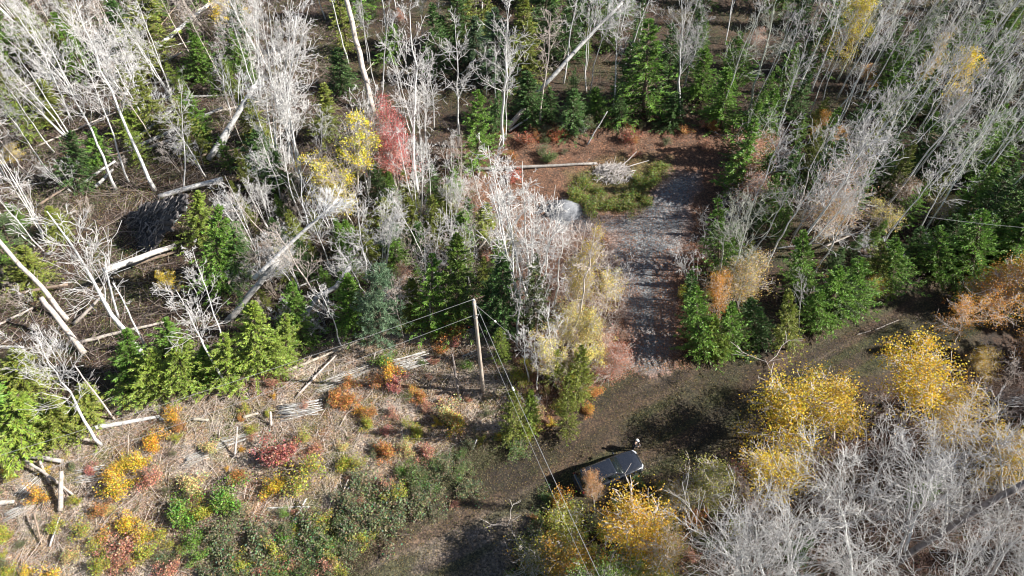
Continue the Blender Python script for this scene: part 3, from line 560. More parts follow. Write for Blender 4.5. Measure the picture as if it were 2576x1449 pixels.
log(487, 1054, 524, 1057, 10, (.6, .55, .45), None, None, 'short tan log alone right of the white logs in the clearing', stubs=0)
log(612, 1050, 650, 1040, 9, (.6, .54, .44), None, None, 'short pale log left of the middle stack of grey poles', stubs=0)
log(130, 1102, 232, 1107, 12, PINKISH, None, None, 'broken pinkish log below the long white log, at the foot of a birch', stubs=3)
log(-30, 1137, 158, 1160, 16, (.62, .58, .55), .5, .5, 'thick pale forked trunk entering from the left edge of the clearing', stubs=6)
log(60, 1155, 185, 1245, 8, PINKISH, .9, .2, 'pinkish branch angling down right from the thick forked trunk at left', stubs=4)
log(100, 1160, 125, 1215, 7, PINKISH, .5, .2, 'short pale prop branch hanging below the thick forked trunk at left', stubs=2)
log(152, 1285, 154, 1185, 13, (.50, .44, .39), .1, 1.6, 'thick split grey-brown stump trunk standing at the end of the forked trunk', name='snag', taper=.8, stubs=2, cat='stump')
log(590, 1150, 597, 1073, 6, PINKISH, .1, 1.8, 'thin upright post of wood above the pair of pole stacks in the clearing', name='snag', stubs=0, cat='stump')
log(682, 1070, 680, 1035, 8, PINKISH, .1, 1., 'short upright stump left of the middle stack of grey poles', name='snag', stubs=0, cat='stump')
log(1156, 1000, 1138, 890, 8, (.42, .36, .33), .1, 3.6, 'grey snapped snag standing just left of the utility pole base', name='snag', taper=.5, stubs=6, cat='stump')
log(937, 920, 944, 885, 5, PINKISH, .1, 1., 'small forked stub standing above the multicoloured bush', name='snag', stubs=2, cat='stump')
log(725, 1330, 770, 1255, 6, WHITE, None, .6, 'thin white pole lying in the olive shrubs near the track', stubs=2)
log(670, 1278, 780, 1275, 4, WHITE, None, None, 'thin white branch lying level above the white pole in the olive shrubs', stubs=4)
log(862, 1240, 876, 1206, 5, PINKISH, None, .4, 'first of two short leaning sticks right of the olive shrubs, left one', stubs=0)
log(872, 1275, 900, 1213, 5, PINKISH, None, .5, 'second of two leaning sticks right of the olive shrubs, longer right one', stubs=0)
log(955, 1032, 1105, 1002, 5, (.55, .47, .40), None, None, 'long thin pale stick lying level left of the snapped snag by the pole', stubs=2)
log(1190, 1130, 1199, 1105, 4, WHITE, .1, .9, 'small white stake in the dark grass near the track', name='snag', stubs=0, cat='stump')
log(1480, 967, 1527, 947, 6, WHITE, .1, .7, 'pale branch lying in rusty leaves beside the near end of the driveway', stubs=1)
log(1450, 915, 1500, 905, 4, WHITE, .5, 1., 'thin curved white branch among the birches by the driveway', stubs=1)
log(1020, 900, 1095, 893, 4, BROWN, None, None, 'brown stick above the large stack of grey poles', stubs=1)
log(2065, 625, 2175, 578, 5, PINKISH, .8, 1.6, 'thin pinkish fallen stem across the right-hand wood above the spruces', stubs=4)
log(1955, 625, 2060, 612, 4, GREY, .8, 1.2, 'thin grey fallen stem left of the pinkish one in the right-hand wood', stubs=3)
log(2155, 842, 2190, 832, 3, PINKISH, None, None, 'thin stick on the upper edge of the track, left one of two', stubs=0)
log(2200, 830, 2260, 805, 3, PINKISH, None, None, 'thin stick on the upper edge of the track, right one of two', stubs=0)
log(85, 1290, 105, 1370, 6, BROWN, .9, .2, 'brown branch leaning in the open left part of the clearing', stubs=2)
log(125, 1375, 150, 1300, 5, GREY, .2, .5, 'grey stick in the open left part of the clearing', stubs=1)
log(-5, 1265, 35, 1262, 15, (.66, .60, .55), None, None, 'thick pale log end at the left edge of the clearing', stubs=0)
log(2250, 1420, 2600, 1205, 16, (.36, .31, .29), 1, 9, 'thick dark brown leaning trunk at the lower right corner', name='fallen_tree', taper=1.0, stubs=4, cat='tree')

# stacks of weathered poles
def stack(cx, cy, ln, wd, ang, n, word, col=(.58, .58, .57)):
    c = base_of(cx, cy); k = pxm(c); Lm = ln / k; Wm = wd / k; a = R(ang); d = np.array([math.cos(a), math.sin(a), 0]); s_ = np.array([-math.sin(a), math.cos(a), 0]); g = 'weathered poles in the %s' % word
    posn = {0: 'low', 1: 'upper'}
    for i in range(n):
        row = i % 2; j = i // 2; half = (n + 1) // 2
        off_ = (j / max(half - 1, 1) - .5) * Wm; r0 = random.uniform(.022, .05); l = Lm * random.uniform(.75, 1.); th = random.gauss(0, .07); dd = d * math.cos(th) + s_ * math.sin(th)
        p = c + s_ * off_ + d * random.uniform(-.1, .1) * Lm; zz = gz(p[0], p[1]) + r0 + row * .11
        s = np.linspace(0, 1, 5)[:, None]; P = dd * (s - .5) * l + s_ * np.sin(s * 3.1) * random.uniform(-.05, .05)
        o = mk('pole_log', *tubes(P[None], (r0 * (1 - .35 * s[:, 0]))[None], 6, cap=True), WOOD, color=jc(col, .3)); o.location = (p[0], p[1], zz)
        ordn = ORD[j] if j < len(ORD) else 'last'
        tag(o, '%s grey pole from near side, %s layer, %s' % (ordn, posn[row], word), 'log', g)
_u = ['first', 'second', 'third', 'fourth', 'fifth', 'sixth', 'seventh', 'eighth', 'ninth']
ORD = _u + ['tenth', 'eleventh', 'twelfth', 'thirteenth', 'fourteenth', 'fifteenth', 'sixteenth', 'seventeenth', 'eighteenth', 'nineteenth']
for t_, te in (('twenty', 'twentieth'), ('thirty', 'thirtieth'), ('forty', 'fortieth'), ('fifty', 'fiftieth'), ('sixty', 'sixtieth')): ORD += [te] + ['%s-%s' % (t_, q) for q in _u]
stack(1035, 912, 105, 40, 22, 22, 'stack right of multicoloured bush')
stack(880, 945, 130, 26, 26, 12, 'stack left of multicoloured bush')
stack(830, 972, 70, 22, 24, 9, 'stack above orange bush')
stack(755, 1030, 115, 38, 10, 22, 'middle clearing stack')
stack(590, 1108, 125, 20, 17, 12, 'stack by upright post')
stack(495, 1152, 70, 26, 22, 10, 'stack left of post')
stack(228, 1195, 80, 34, 14, 16, 'stack above yellow bush')
stack(55, 1280, 80, 24, 40, 9, 'stack near left edge')
stack(1205, 826, 68, 16, 22, 9, 'stack behind utility pole')
stack(1188, 893, 55, 12, 24, 6, 'stack left of pole')
stack(75, 1225, 70, 26, 60, 7, 'stack under forked trunk')

# ------------------------------------------------------------ root plate, brush pile, gravel mound
def root_plate():
    r = np.random.default_rng(5); pts = [(262, 640), (268, 575), (300, 560), (345, 520), (400, 500), (455, 490), (468, 512), (440, 560), (400, 600), (370, 640), (330, 655)]
    c = base_of(355, 610); nrm = norm(np.array([-.62, -.45, .62])); o_ = c + np.array([0, 0, .2])
    P = []
    for x, y in pts:
        d = ray(x, y); q = np.array([0, 0, H]); t = ((o_ - q) @ nrm) / (d @ nrm); P.append(q + d * t)
    P = np.array(P); zmin = P[:, 2].min(); P[:, 2] = P[:, 2]; ctr = P.mean(0); rings = []; nA = 96
    u = np.linspace(0, len(P), nA, endpoint=False); i = u.astype(int); f = (u - i)[:, None]; E = P[i % len(P)] * (1 - f) + P[(i + 1) % len(P)] * f
    E = E + r.normal(size=E.shape) * .16 + (np.sin(np.arange(nA) * .9)[:, None] * .14 + np.sin(np.arange(nA) * 2.3)[:, None] * .1) * norm(E - ctr)
    for k, (sc, dp) in enumerate(((.15, 0), (.3, .05), (.45, .0), (.6, .06), (.72, 0), (.84, .03), (.94, 0), (1., -.05), (1., -.25), (.7, -.5), (.3, -.55))):
        rings.append(ctr + (E - ctr) * sc + nrm * dp + r.normal(size=E.shape) * (.10 if k < 7 else .05))
    V = np.concatenate([[ctr + nrm * .1]] + rings); F4 = []; F3 = []
    for a in range(nA):
        b = (a + 1) % nA; F3.append((0, 1 + a, 1 + b))
        for k in range(10): F4.append((1 + k * nA + a, 1 + (k + 1) * nA + a, 1 + (k + 1) * nA + b, 1 + k * nA + b))
    soil = simple('soil', (.075, .068, .068), .95, 0, .5, 3.)
    o = mk('root_plate', V - c, [np.array(F4), np.array(F3)], soil); o.location = c
    n = 170; a0 = (ctr + nrm * .12 + (E[r.integers(0, nA, n)] - ctr) * (.05 + .93 * r.random((n, 1)) ** .6)) - c; b0 = (ctr + (E[r.integers(0, nA, n)] - ctr) * 1.02) - c
    main = norm(np.array([.75, .1, .5])); b0 = a0 + (main * np.where(r.random((n, 1)) < .7, 1, -1) + r.normal(size=(n, 3)) * .35) * (.6 + 1.5 * r.random((n, 1)))
    b0 -= nrm * (((b0 + c - ctr) @ nrm) - .16 - .25 * r.random(n))[:, None]; a0 -= nrm * (((a0 + c - ctr) @ nrm) - .27)[:, None]
    s = np.linspace(0, 1, 5)[None, :, None]; Pq = a0[:, None] * (1 - s) + b0[:, None] * s + r.normal(size=(n, 5, 3)) * .05
    ch = mk('roots', *tubes(Pq, (.018 + .07 * r.random((n, 1)) ** 3) * (1.2 - s[:, :, 0]), 5, cap=True), WOOD, color=(.34, .31, .30)); ch.parent = o; ch['kind'] = 'stuff'
    tag(o, 'large dark upturned root plate of tipped soil and roots in the left wood', 'root plate')
root_plate()
def brush_pile():
    r = np.random.default_rng(9); c = base_of(1542, 440); n = 420; a = r.random(n) * 6.28; rr = 2.0 * np.sqrt(r.random(n)); p = np.stack([rr * np.cos(a) * 1.1, rr * np.sin(a) * .75, .1 + 1.1 * (1 - (rr / 2.1) ** 2) * r.random(n)], -1)
    d = norm(r.normal(size=(n, 3)) * np.array([1, 1, .38]) + np.array([.5, .25, .1])); L = (.4 + 1.5 * r.random(n) ** 2)[:, None, None]; s = np.array([-.5, -.15, .2, .5])[None, :, None]
    P = p[:, None] + d[:, None] * L * s + r.normal(size=(n, 4, 3)) * .06 * L; P[..., 2] = np.maximum(P[..., 2], .03)
    o = mk('brush_pile', *tubes(P, (.016 + .03 * r.random((n, 1)) ** 2) * (1.1 - .5 * (s[:, :, 0] + .5)), 4), TWIG, color=(.50, .46, .43)); o.location = c
    q = np.array([[.3, .2, .6], [1.6, 1.1, 1.1], [2.6, 2.0, 1.6]]); q2 = np.array([[.6, 0, .8], [2.2, .5, 1.0], [3.9, 1.1, 1.1]])
    ch = mk('long_branch', *tubes(np.stack([q, q2]), np.array([[.06, .05, .03]] * 2), 5), TWIG, color=(.50, .46, .43)); ch.parent = o
    tag(o, 'tangled pile of grey dead branches between the long level log and the driveway', 'brush pile')
brush_pile()
def mound():
    c = base_of(1418, 530); n = 30; m = 60; V = []; 
    for i in range(n + 1):
        for j in range(m):
            a = j / m * 6.283; t = i / n; rad = 1.75 * t; h = .95 * (1 - t ** 1.7) ** 1.1; x = rad * math.cos(a) * 1.15; y = rad * math.sin(a)
            h += .10 * (vnoise(x + 9, y + 9, .5, 5) - .5) * (1 - t ** 4); V.append((x, y, h + gz(c[0] + x, c[1] + y) - c[2] - .03 * t))
    I = np.arange((n + 1) * m).reshape(n + 1, m); J = np.roll(I, -1, 1); F = np.stack([I[:-1], I[1:], J[1:], J[:-1]], -1).reshape(-1, 4)
    g = simple('crushed_gravel', (.17, .175, .185), .95, 0, .35, 9.)
    o = mk('gravel_mound', V, F, g, smooth=True); o.location = c; tag(o, 'low rounded heap of grey crushed gravel beside the driveway apron', 'gravel mound')
    r = np.random.default_rng(3)
    for k, (dx, dy, s_) in enumerate(((-2.1, .4, .38), (-1.8, -.7, .3), (-2.5, -.3, .27), (-.9, .55, .26), (-1.5, 1.2, .24))):
        import bmesh
        bm = bmesh.new(); bmesh.ops.create_icosphere(bm, subdivisions=2, radius=s_)
        for v in bm.verts: v.co = v.co * (1 + .22 * (r.random() - .5)); v.co.z *= .7
        me = bpy.data.meshes.new('rock'); bm.to_mesh(me); bm.free(); me.materials.append(simple('dark_rock', (.09, .085, .085), .9, 0, .4, 6.)); b = bpy.data.objects.new('rock', me); COL.objects.link(b)
        zz = {3: .75}.get(k, .12); b.location = c + np.array([dx, dy, zz])
        tag(b, ['largest dark rock at the left foot of the gravel mound', 'dark rock at the near left foot of the gravel mound', 'outermost dark rock left of the gravel mound', 'dark rock sitting up on the gravel mound itself', 'dark rock at the far left side of the gravel mound'][k], 'rock', 'dark rocks at the gravel mound')
mound()

# ------------------------------------------------------------ utility pole and wires
pb = base_of(1216, 985); pv = top_of(pb, 1192, 757, 8, 16)
def upole():
    L = float(np.linalg.norm(pv)); M, _ = stand(pb, pv, 0); o = empty('utility_pole', M)
    s = np.linspace(0, 1, 10); P = np.stack([0 * s, 0 * s, -.3 + (L + .3) * s], -1)
    sh = mk('shaft', *tubes(P[None], (.17 - .055 * s)[None], 14, cap=True), None, smooth=True, color=(.5, .42, .34)); sh.parent = o
    m, n, b = newmat('pole_wood'); tc = n.nodes.new('ShaderNodeTexCoord'); mp = n.nodes.new('ShaderNodeMapping'); mp.inputs['Scale'].default_value = (9, 9, .6); n.links.new(tc.outputs['Object'], mp.inputs[0])
    t = noise_node(n, 2, 6, .7, vec=mp.outputs[0]); r = ramp(n, t.outputs[0], [(.3, (.20, .14, .10)), (.6, (.50, .43, .36)), (.8, (.62, .57, .52))]); n.links.new(r.outputs[0], b.inputs['Base Color']); b.inputs['Roughness'].default_value = .85
    bump(n, t.outputs[0], b, .5, .02); sh.data.materials.append(m)
    met = simple('galvanised_steel', (.45, .46, .47), .45, .7, .1); por = simple('porcelain', (.75, .76, .76), .25, 0, .05)
    prof = [(0, .03), (.05, .035), (.07, .075), (.10, .04), (.13, .07), (.16, .035), (.20, .05), (.23, .015)]
    for dz, dx in ((0, 0.0),):
        Pn = np.array([[dx, 0, L + dz + z] for z, _ in prof]); k = mk('insulator', *tubes(Pn[None], np.array([[r_2 for _, r_2 in prof]]), 12, cap=True), por, smooth=True); k.parent = o
    for z in (L - .25, L - 1.6, L - 1.9):
        a = np.linspace(0, 6.283, 13); ring = np.stack([np.cos(a) * .135, np.sin(a) * .135, 0 * a + z], -1); k = mk('band', *tubes(ring[None], np.full((1, 13), .02), 5), met); k.parent = o
    k = mk('bracket', *tubes(np.array([[[.1, -.05, L - 1.6], [.22, -.1, L - 1.55], [.26, -.12, L - 1.4]]]), np.full((1, 3), .03), 6, cap=True), met); k.parent = o
    tag(o, 'weathered wooden utility pole with a pale top standing in the clearing', 'utility pole')
upole()
wm_ = simple('aluminium_wire', (.33, .33, .33), .7, .1, .05); ins_m = simple('guy_insulator', (.7, .7, .68), .35, 0, .05)
ptop = pb + pv
def wire(a, b, sag, rad, label, name='power_line', cat='cable', ins=()):
    s = np.linspace(0, 1, 40)[:, None]; P = a * (1 - s) + b * s; P[:, 2] -= sag * 4 * (s * (1 - s))[:, 0]; O = P[0].copy()
    o = mk(name, *tubes((P - O)[None], np.full((1, 40), rad), 5, cap=True), wm_, smooth=True); o.location = O
    for f in ins:
        i = int(f * 39); q = P[i] - O; d = norm(P[i + 1] - P[i]); ss = np.array([-.16, -.12, -.05, 0, .05, .12, .16]); k = mk('insulator', *tubes((q + d * ss[:, None])[None], np.array([[.02, .06, .075, .05, .075, .06, .02]]), 10, cap=True), ins_m, smooth=True); k.parent = o
    tag(o, label, cat, 'overhead lines and guys' if name == 'power_line' else None)
fr = lambda z: pb + pv * (z / pv[2])
wire(ptop + np.array([0, 0, .2]), G(-300, 1235, 12.), .5, .010, 'uppermost thin wire running left from the top of the utility pole')
wire(fr(pv[2] - 1.6), G(-300, 1320, 10.3), .5, .010, 'lower thin wire running left from the side of the utility pole')
wire(ptop + np.array([0, 0, .2]), G(1560, 1560, 12.), .5, .014, 'thicker wire running from the pole top down past the black car', ins=(.34,))
wire(fr(pv[2] - 1.6), G(1535, 1560, 10.), .6, .009, 'thinner wire running beside the thicker one down past the black car')
gyb = base_of(1330, 880); wire(fr(pv[2] - .3), gyb, .0, .012, 'steep guy wire with a white insulator right of the utility pole', 'guy_wire', 'cable', ins=(.35,))
wire(G(2330, 545, 8.), G(2800, 585, 8.), .3, .010, 'thin dark cable crossing in front of the trees at the right edge')

# ------------------------------------------------------------ car
def car():
    f = G(1609, 1152, .95); r0 = G(1452, 1216, .95); c = (f + r0) / 2; c[2] = gz(c[0], c[1]); ang = math.atan2(f[1] - r0[1], f[0] - r0[0]); ln = np.linalg.norm((f - r0)[:2])
    print('CAR length', ln)
    o = empty('parked_car', Matrix.Translation(Vector(c)) @ Matrix.Rotation(ang, 4, 'Z'))
    paint, n, b = newmat('black_paint'); b.inputs['Base Color'].default_value = (.012, .014, .02, 1); b.inputs['Roughness'].default_value = .22; b.inputs['Coat Weight'].default_value = 1.; b.inputs['Coat Roughness'].default_value = .06
    t = noise_node(n, 4, 3); rr = ramp(n, t.outputs[0], [(.35, (.2, .2, .2)), (.7, (.36, .36, .36))]); n.links.new(rr.outputs[0], b.inputs['Roughness'])
    glass, n, b = newmat('dark_glass'); b.inputs['Base Color'].default_value = (.01, .014, .014, 1); b.inputs['Roughness'].default_value = .05; b.inputs['IOR'].default_value = 1.5
    plast = simple('black_trim', (.02, .02, .022), .6, 0, .2); chrome = simple('bright_trim', (.6, .6, .62), .2, .9, .05); lamp = simple('lamp_glass', (.42, .44, .47), .1, 0, .05); redl = simple('tail_lamp_glass', (.16, .02, .02), .2, 0, .1); rub = simple('rubber', (.02, .02, .02), .9, 0, .2); rimm = simple('alloy', (.4, .4, .42), .35, .9, .1)
    HL = ln / 2
    # body loft: station x, half width, bottom, belt/hood height
    st = [(-HL, .74, .48, .92), (-HL + .05, .84, .40, 1.04), (-HL + .25, .92, .34, 1.10), (-1.6, .95, .30, 1.12), (-.6, .955, .28, 1.10), (.5, .955, .28, 1.09), (.95, .95, .28, 1.10), (1.3, .945, .29, 1.09), (1.8, .93, .30, 1.06), (HL - .3, .88, .32, 1.00), (HL - .1, .80, .36, .92), (HL, .66, .42, .78)]
    V = []
    for x, w_, zb, zt in st:
        sec = [(.80 * w_, zb), (.98 * w_, zb + .08), (w_, (zb + zt) / 2), (.985 * w_, zt - .14), (.94 * w_, zt - .04), (.84 * w_, zt), (.5 * w_, zt + .03), (0, zt + .045)]
        sec = sec + [(-y, z) for y, z in sec[-2::-1]]; V += [(x, y, z) for y, z in sec]
    m_ = 15; I = np.arange(len(st) * m_).reshape(len(st), m_); F = np.stack([I[:-1, :-1], I[1:, :-1], I[1:, 1:], I[:-1, 1:]], -1).reshape(-1, 4)[:, ::-1]
    under = [(I[k, 0], I[k, -1], I[k + 1, -1], I[k + 1, 0]) for k in range(len(st) - 1)]
    body = mk('body', V, [np.concatenate([F, np.array(under)]), I[:1].reshape(1, -1), I[-1:, ::-1].reshape(1, -1)], paint, o, smooth=True)
    sb = body.modifiers.new('s', 'SUBSURF'); sb.levels = sb.render_levels = 2
    # cabin frustum
    bx0, bx1, tx0, tx1 = -HL + .12, 1.02, -HL + .50, .22; wb, wt, zb, zt = .86, .66, 1.08, 1.72
    def cab(x, y, z): return np.array([x, y, z])
    Vb = [(bx0, -wb, zb), (bx1, -wb * .93, zb), (bx1, wb * .93, zb), (bx0, wb, zb), (tx0, -wt, zt), (tx1, -wt, zt), (tx1, wt, zt), (tx0, wt, zt)]
    Fb = [(0, 1, 5, 4), (1, 2, 6, 5), (2, 3, 7, 6), (3, 0, 4, 7), (4, 5, 6, 7), (3, 2, 1, 0)]
    cb_ = mk('cabin', Vb, np.array(Fb), paint, o, smooth=True); bv = cb_.modifiers.new('b', 'BEVEL'); bv.width = .09; bv.segments = 4
    def panel(name, q, mat, off_=.006, nsub=1):
        q = np.array(q, float); nn = norm(np.cross(q[1] - q[0], q[3] - q[0])); cc = np.array([-.8, 0, 1.2]); nn = nn if (q.mean(0) - cc) @ nn > 0 else -nn
        V_ = np.concatenate([q + nn * off_, q - nn * .02]); F_ = [(0, 1, 2, 3), (7, 6, 5, 4)] + [(i, i + 4, (i + 1) % 4 + 4, (i + 1) % 4) for i in range(4)]
        return mk(name, V_, np.array(F_), mat, o)
    def bil(a, b_, c_, d_, u, v): return (np.array(a) * (1 - u) + np.array(b_) * u) * (1 - v) + (np.array(d_) * (1 - u) + np.array(c_) * u) * v
    def win(name, ids, u0, u1, v0, v1, mat=glass):
        a, b_, c_, d_ = [Vb[i] for i in ids]; return panel(name, [bil(a, b_, c_, d_, u, v) for u, v in ((u0, v0), (u1, v0), (u1, v1), (u0, v1))], mat)
    win('windshield', (1, 2, 6, 5), .05, .95, .04, .92); win('rear_window', (3, 0, 4, 7), .1, .9, .15, .88)
    for ids in ((0, 1, 5, 4), (3, 2, 6, 7)):
        for u0, u1 in ((.10, .32), (.35, .60), (.63, .90)): win('side_window', ids, u0, u1, .12, .86)
    for s in (-1, 1):
        k = mk('roof_rail', *tubes(np.array([[[-HL + .62, s * .56, zt - .01], [-HL + .7, s * .56, zt + .05], [-.2, s * .56, zt + .05], [-.05, s * .56, zt - .01]]]), np.full((1, 4), .018), 6, cap=True), plast, o)
        hl = mk('headlight', *tubes(np.array([[[HL - .34, s * .80, .87], [HL - .2, s * .74, .88], [HL - .06, s * .56, .84], [HL - .02, s * .46, .82]]]), np.array([[.05, .085, .085, .05]]), 10, cap=True), lamp, o, smooth=True)
        tl = mk('tail_light', *tubes(np.array([[[-HL + .16, s * .84, .78], [-HL + .10, s * .80, .95], [-HL + .12, s * .78, 1.08]]]), np.array([[.06, .085, .05]]), 10, cap=True), redl, o, smooth=True)
        Vm = np.array([(.80, s * .92, 1.10), (.95, s * .94, 1.10), (.95, s * 1.14, 1.12), (.80, s * 1.14, 1.12), (.82, s * .93, 1.25), (.92, s * .94, 1.25), (.92, s * 1.12, 1.27), (.82, s * 1.12, 1.27)])
        mi = mk('side_mirror', Vm, np.array([(0, 1, 2, 3), (7, 6, 5, 4), (0, 4, 5, 1), (1, 5, 6, 2), (2, 6, 7, 3), (3, 7, 4, 0)]), paint, o); bb = mi.modifiers.new('b', 'BEVEL'); bb.width = .03; bb.segments = 2
        for x in (-HL + .95, HL - .93):
            wh = empty('wheel'); wh.parent = o; wh.location = (x, s * .84, .36)
            a = np.linspace(0, 6.2832, 33)[:-1]; 
            def rev(prof, name, mat):
                Vr = np.array([[rr2 * math.cos(t_), yy, rr2 * math.sin(t_)] for yy, rr2 in prof for t_ in a]); n1 = len(prof); I2 = np.arange(n1 * 32).reshape(n1, 32); J2 = np.roll(I2, -1, 1)
                k2 = mk(name, Vr, np.stack([I2[:-1], I2[1:], J2[1:], J2[:-1]], -1).reshape(-1, 4), mat, wh, smooth=True); return k2
            rev([(-.11, .22), (-.12, .30), (-.10, .355), (0, .365), (.10, .355), (.12, .30), (.11, .22)], 'tyre', rub)
            sp_ = []
            for q in range(5):
                t_ = q * 6.283 / 5; sp_.append([[0, s * .10, 0], [.22 * math.cos(t_), s * .08, .22 * math.sin(t_)]])
            k3 = mk('rim', *join([tubes(np.array(sp_), np.full((5, 2), .035), 6, cap=True), tubes(np.array([[[math.cos(t_) * .225, s * .08, math.sin(t_) * .225] for t_ in np.linspace(0, 6.283, 25)]]), np.full((1, 25), .022), 6)]), rimm, wh)
    mk('grille', *tubes(np.array([[[HL - .02, -.42, .72], [HL + .01, 0, .74], [HL - .02, .42, .72]]]), np.full((1, 3), .09), 8, cap=True), plast, o)
    mk('bumper', *tubes(np.array([[[HL - .45, -.90, .48], [HL - .08, -.72, .47], [HL + .03, -.3, .46], [HL + .03, .3, .46], [HL - .08, .72, .47], [HL - .45, .90, .48]]]), np.full((1, 6), .10), 8, cap=True), plast, o, smooth=True)
    mk('bumper', *tubes(np.array([[[-HL + .35, -.90, .5], [-HL + .05, -.74, .5], [-HL - .02, 0, .5], [-HL + .05, .74, .5], [-HL + .35, .90, .5]]]), np.full((1, 5), .10), 8, cap=True), plast, o, smooth=True)
    for s in (-1, 1): mk('wiper', *tubes(np.array([[[1.0, s * .1, 1.13], [.86, s * .1 - .4, 1.25]]]), np.full((1, 2), .012), 4, cap=True), plast, o)
    mk('hood_seam', *join([tubes(np.array([[[1.05, s * .78, 1.125], [1.8, s * .72, 1.095], [HL - .3, s * .62, 1.035]]]), np.full((1, 3), .008), 4) for s in (-1, 1)]), plast, o)
    tag(o, 'black sport utility vehicle parked diagonally on the shaded track', 'car')
    return c, ang, HL
CC = car()

# ------------------------------------------------------------ person by the bonnet
def person():
    hd = G(1600, 1108, 1.66); p = np.array([hd[0], hd[1], 0]); p[2] = gz(p[0], p[1]); M = Matrix.Translation(Vector(p)) @ Matrix.Rotation(R(-28), 4, 'Z')
    def skin(name, verts, edges, rads, mat, parent, lv=2, loc=None):
        me = bpy.data.meshes.new(name); me.from_pydata([Vector(v) for v in verts], edges, []); me.materials.append(mat); o = bpy.data.objects.new(name, me); COL.objects.link(o)
        if parent: o.parent = parent
        m = o.modifiers.new('skin', 'SKIN'); m.use_smooth_shade = True
        for i, r_2 in enumerate(rads): me.skin_vertices[0].data[i].radius = (r_2, r_2) if not isinstance(r_2, tuple) else r_2
        me.skin_vertices[0].data[0].use_root = True
        s = o.modifiers.new('sub', 'SUBSURF'); s.levels = s.render_levels = lv; return o
    cloth = simple('black_jacket', (.012, .012, .016), .85, 0, .3, 20); jeans = simple('dark_trousers', (.014, .016, .028), .85, 0, .3, 20); sk = simple('skin', (.52, .32, .23), .5, 0, .08); shoe = simple('boots', (.03, .025, .02), .8, 0, .2); cap = simple('white_cap', (.8, .8, .8), .7, 0, .05)
    root = empty('person', M)
    # facing +x; body: one continuous skinned surface
    V = [(0, 0, .96), (0, 0, 1.12), (0.02, 0, 1.32), (.03, 0, 1.45), (.05, 0, 1.53), (.07, 0, 1.60), (.09, 0, 1.68), (.08, 0, 1.75),
         (.02, .19, 1.42), (.05, .25, 1.16), (.27, .16, 1.08), (.34, .12, 1.10), (.02, -.19, 1.42), (.05, -.25, 1.16), (.27, -.16, 1.08), (.34, -.12, 1.10),
         (0, .10, .90), (.03, .12, .50), (-.02, .13, .10), (.13, .14, .05), (0, -.10, .90), (.0, -.12, .50), (-.05, -.13, .10), (.10, -.14, .05)]
    Ed = [(0, 1), (1, 2), (2, 3), (3, 4), (4, 5), (5, 6), (6, 7), (3, 8), (8, 9), (9, 10), (10, 11), (3, 12), (12, 13), (13, 14), (14, 15), (0, 16), (16, 17), (17, 18), (18, 19), (0, 20), (20, 21), (21, 22), (22, 23)]
    Rr = [(.15, .12), (.14, .11), (.17, .12), (.14, .10), .055, .07, .085, .07, .075, .05, .038, .033, .075, .05, .038, .033, .09, .065, .05, .04, .09, .065, .05, .04]
    body = skin('body', V, Ed, Rr, sk, root)
    J = [(0, 0, .93), (0, 0, 1.12), (.02, 0, 1.32), (.03, 0, 1.46), (.02, .20, 1.43), (.05, .25, 1.16), (.30, .15, 1.10), (.02, -.20, 1.43), (.05, -.25, 1.16), (.30, -.15, 1.10)]
    skin('jacket', J, [(0, 1), (1, 2), (2, 3), (3, 4), (4, 5), (5, 6), (3, 7), (7, 8), (8, 9)], [(.20, .16), (.19, .15), (.21, .155), (.15, .12), .10, .075, .06, .10, .075, .06], cloth, root)
    T2 = [(0, 0, .98), (0, .10, .90), (.03, .12, .50), (-.02, .13, .09), (0, -.10, .90), (0, -.12, .50), (-.05, -.13, .09)]
    skin('trousers', T2, [(0, 1), (1, 2), (2, 3), (0, 4), (4, 5), (5, 6)], [(.17, .14), .12, .09, .075, .12, .09, .075], jeans, root)
    for s, x in ((.13, .0), (-.13, -.03)):
        skin('boot', [(x - .06, s, .05), (x + .05, s, .055), (x + .17, s * 1.1, .04)], [(0, 1), (1, 2)], [.05, .055, .045], shoe, root, 1)
    for s in (1, -1):
        for k in range(4):
            y = s * (.12 + (k - 1.5) * .018); l = (.055, .065, .06, .048)[k]
            skin('finger', [(.34, y, 1.10), (.34 + l * .55, y - s * .005, 1.095), (.34 + l * .9, y - s * .02, 1.07)], [(0, 1), (1, 2)], [.010, .009, .008], sk, body, 1)
        skin('thumb', [(.335, s * .12 - s * .035, 1.11), (.36, s * .12 - s * .055, 1.115), (.385, s * .12 - s * .06, 1.11)], [(0, 1), (1, 2)], [.011, .010, .009], sk, body, 1)
    skin('nose', [(.16, 0, 1.70), (.185, 0, 1.675)], [(0, 1)], [.012, .015], sk, body, 1)
    eye = simple('eye', (.05, .04, .03), .2, 0, 0); lip = simple('lips', (.4, .18, .14), .5, 0, 0)
    for s in (1, -1): skin('eye', [(.158, s * .03, 1.705), (.162, s * .034, 1.705)], [(0, 1)], [.010, .009], eye, body, 1); skin('ear', [(.08, s * .083, 1.70), (.075, s * .088, 1.67)], [(0, 1)], [.018, .014], sk, body, 1)
    skin('mouth', [(.162, -.02, 1.637), (.165, 0, 1.636), (.162, .02, 1.637)], [(0, 1), (1, 2)], [.007, .008, .007], lip, body, 1)
    a = np.linspace(0, 6.283, 21)[:-1]; prof = [(.100, 1.725), (.104, 1.75), (.098, 1.79), (.075, 1.825), (.035, 1.845), (.002, 1.848)]
    Vc = [(.075 + r_2 * math.cos(t) * 1.08, r_2 * math.sin(t) * .98, z) for r_2, z in prof for t in a]; I = np.arange(120).reshape(6, 20); Jn = np.roll(I, -1, 1)
    cp = mk('cap', Vc, np.stack([I[:-1], Jn[:-1], Jn[1:], I[1:]], -1).reshape(-1, 4), cap, root, smooth=True)
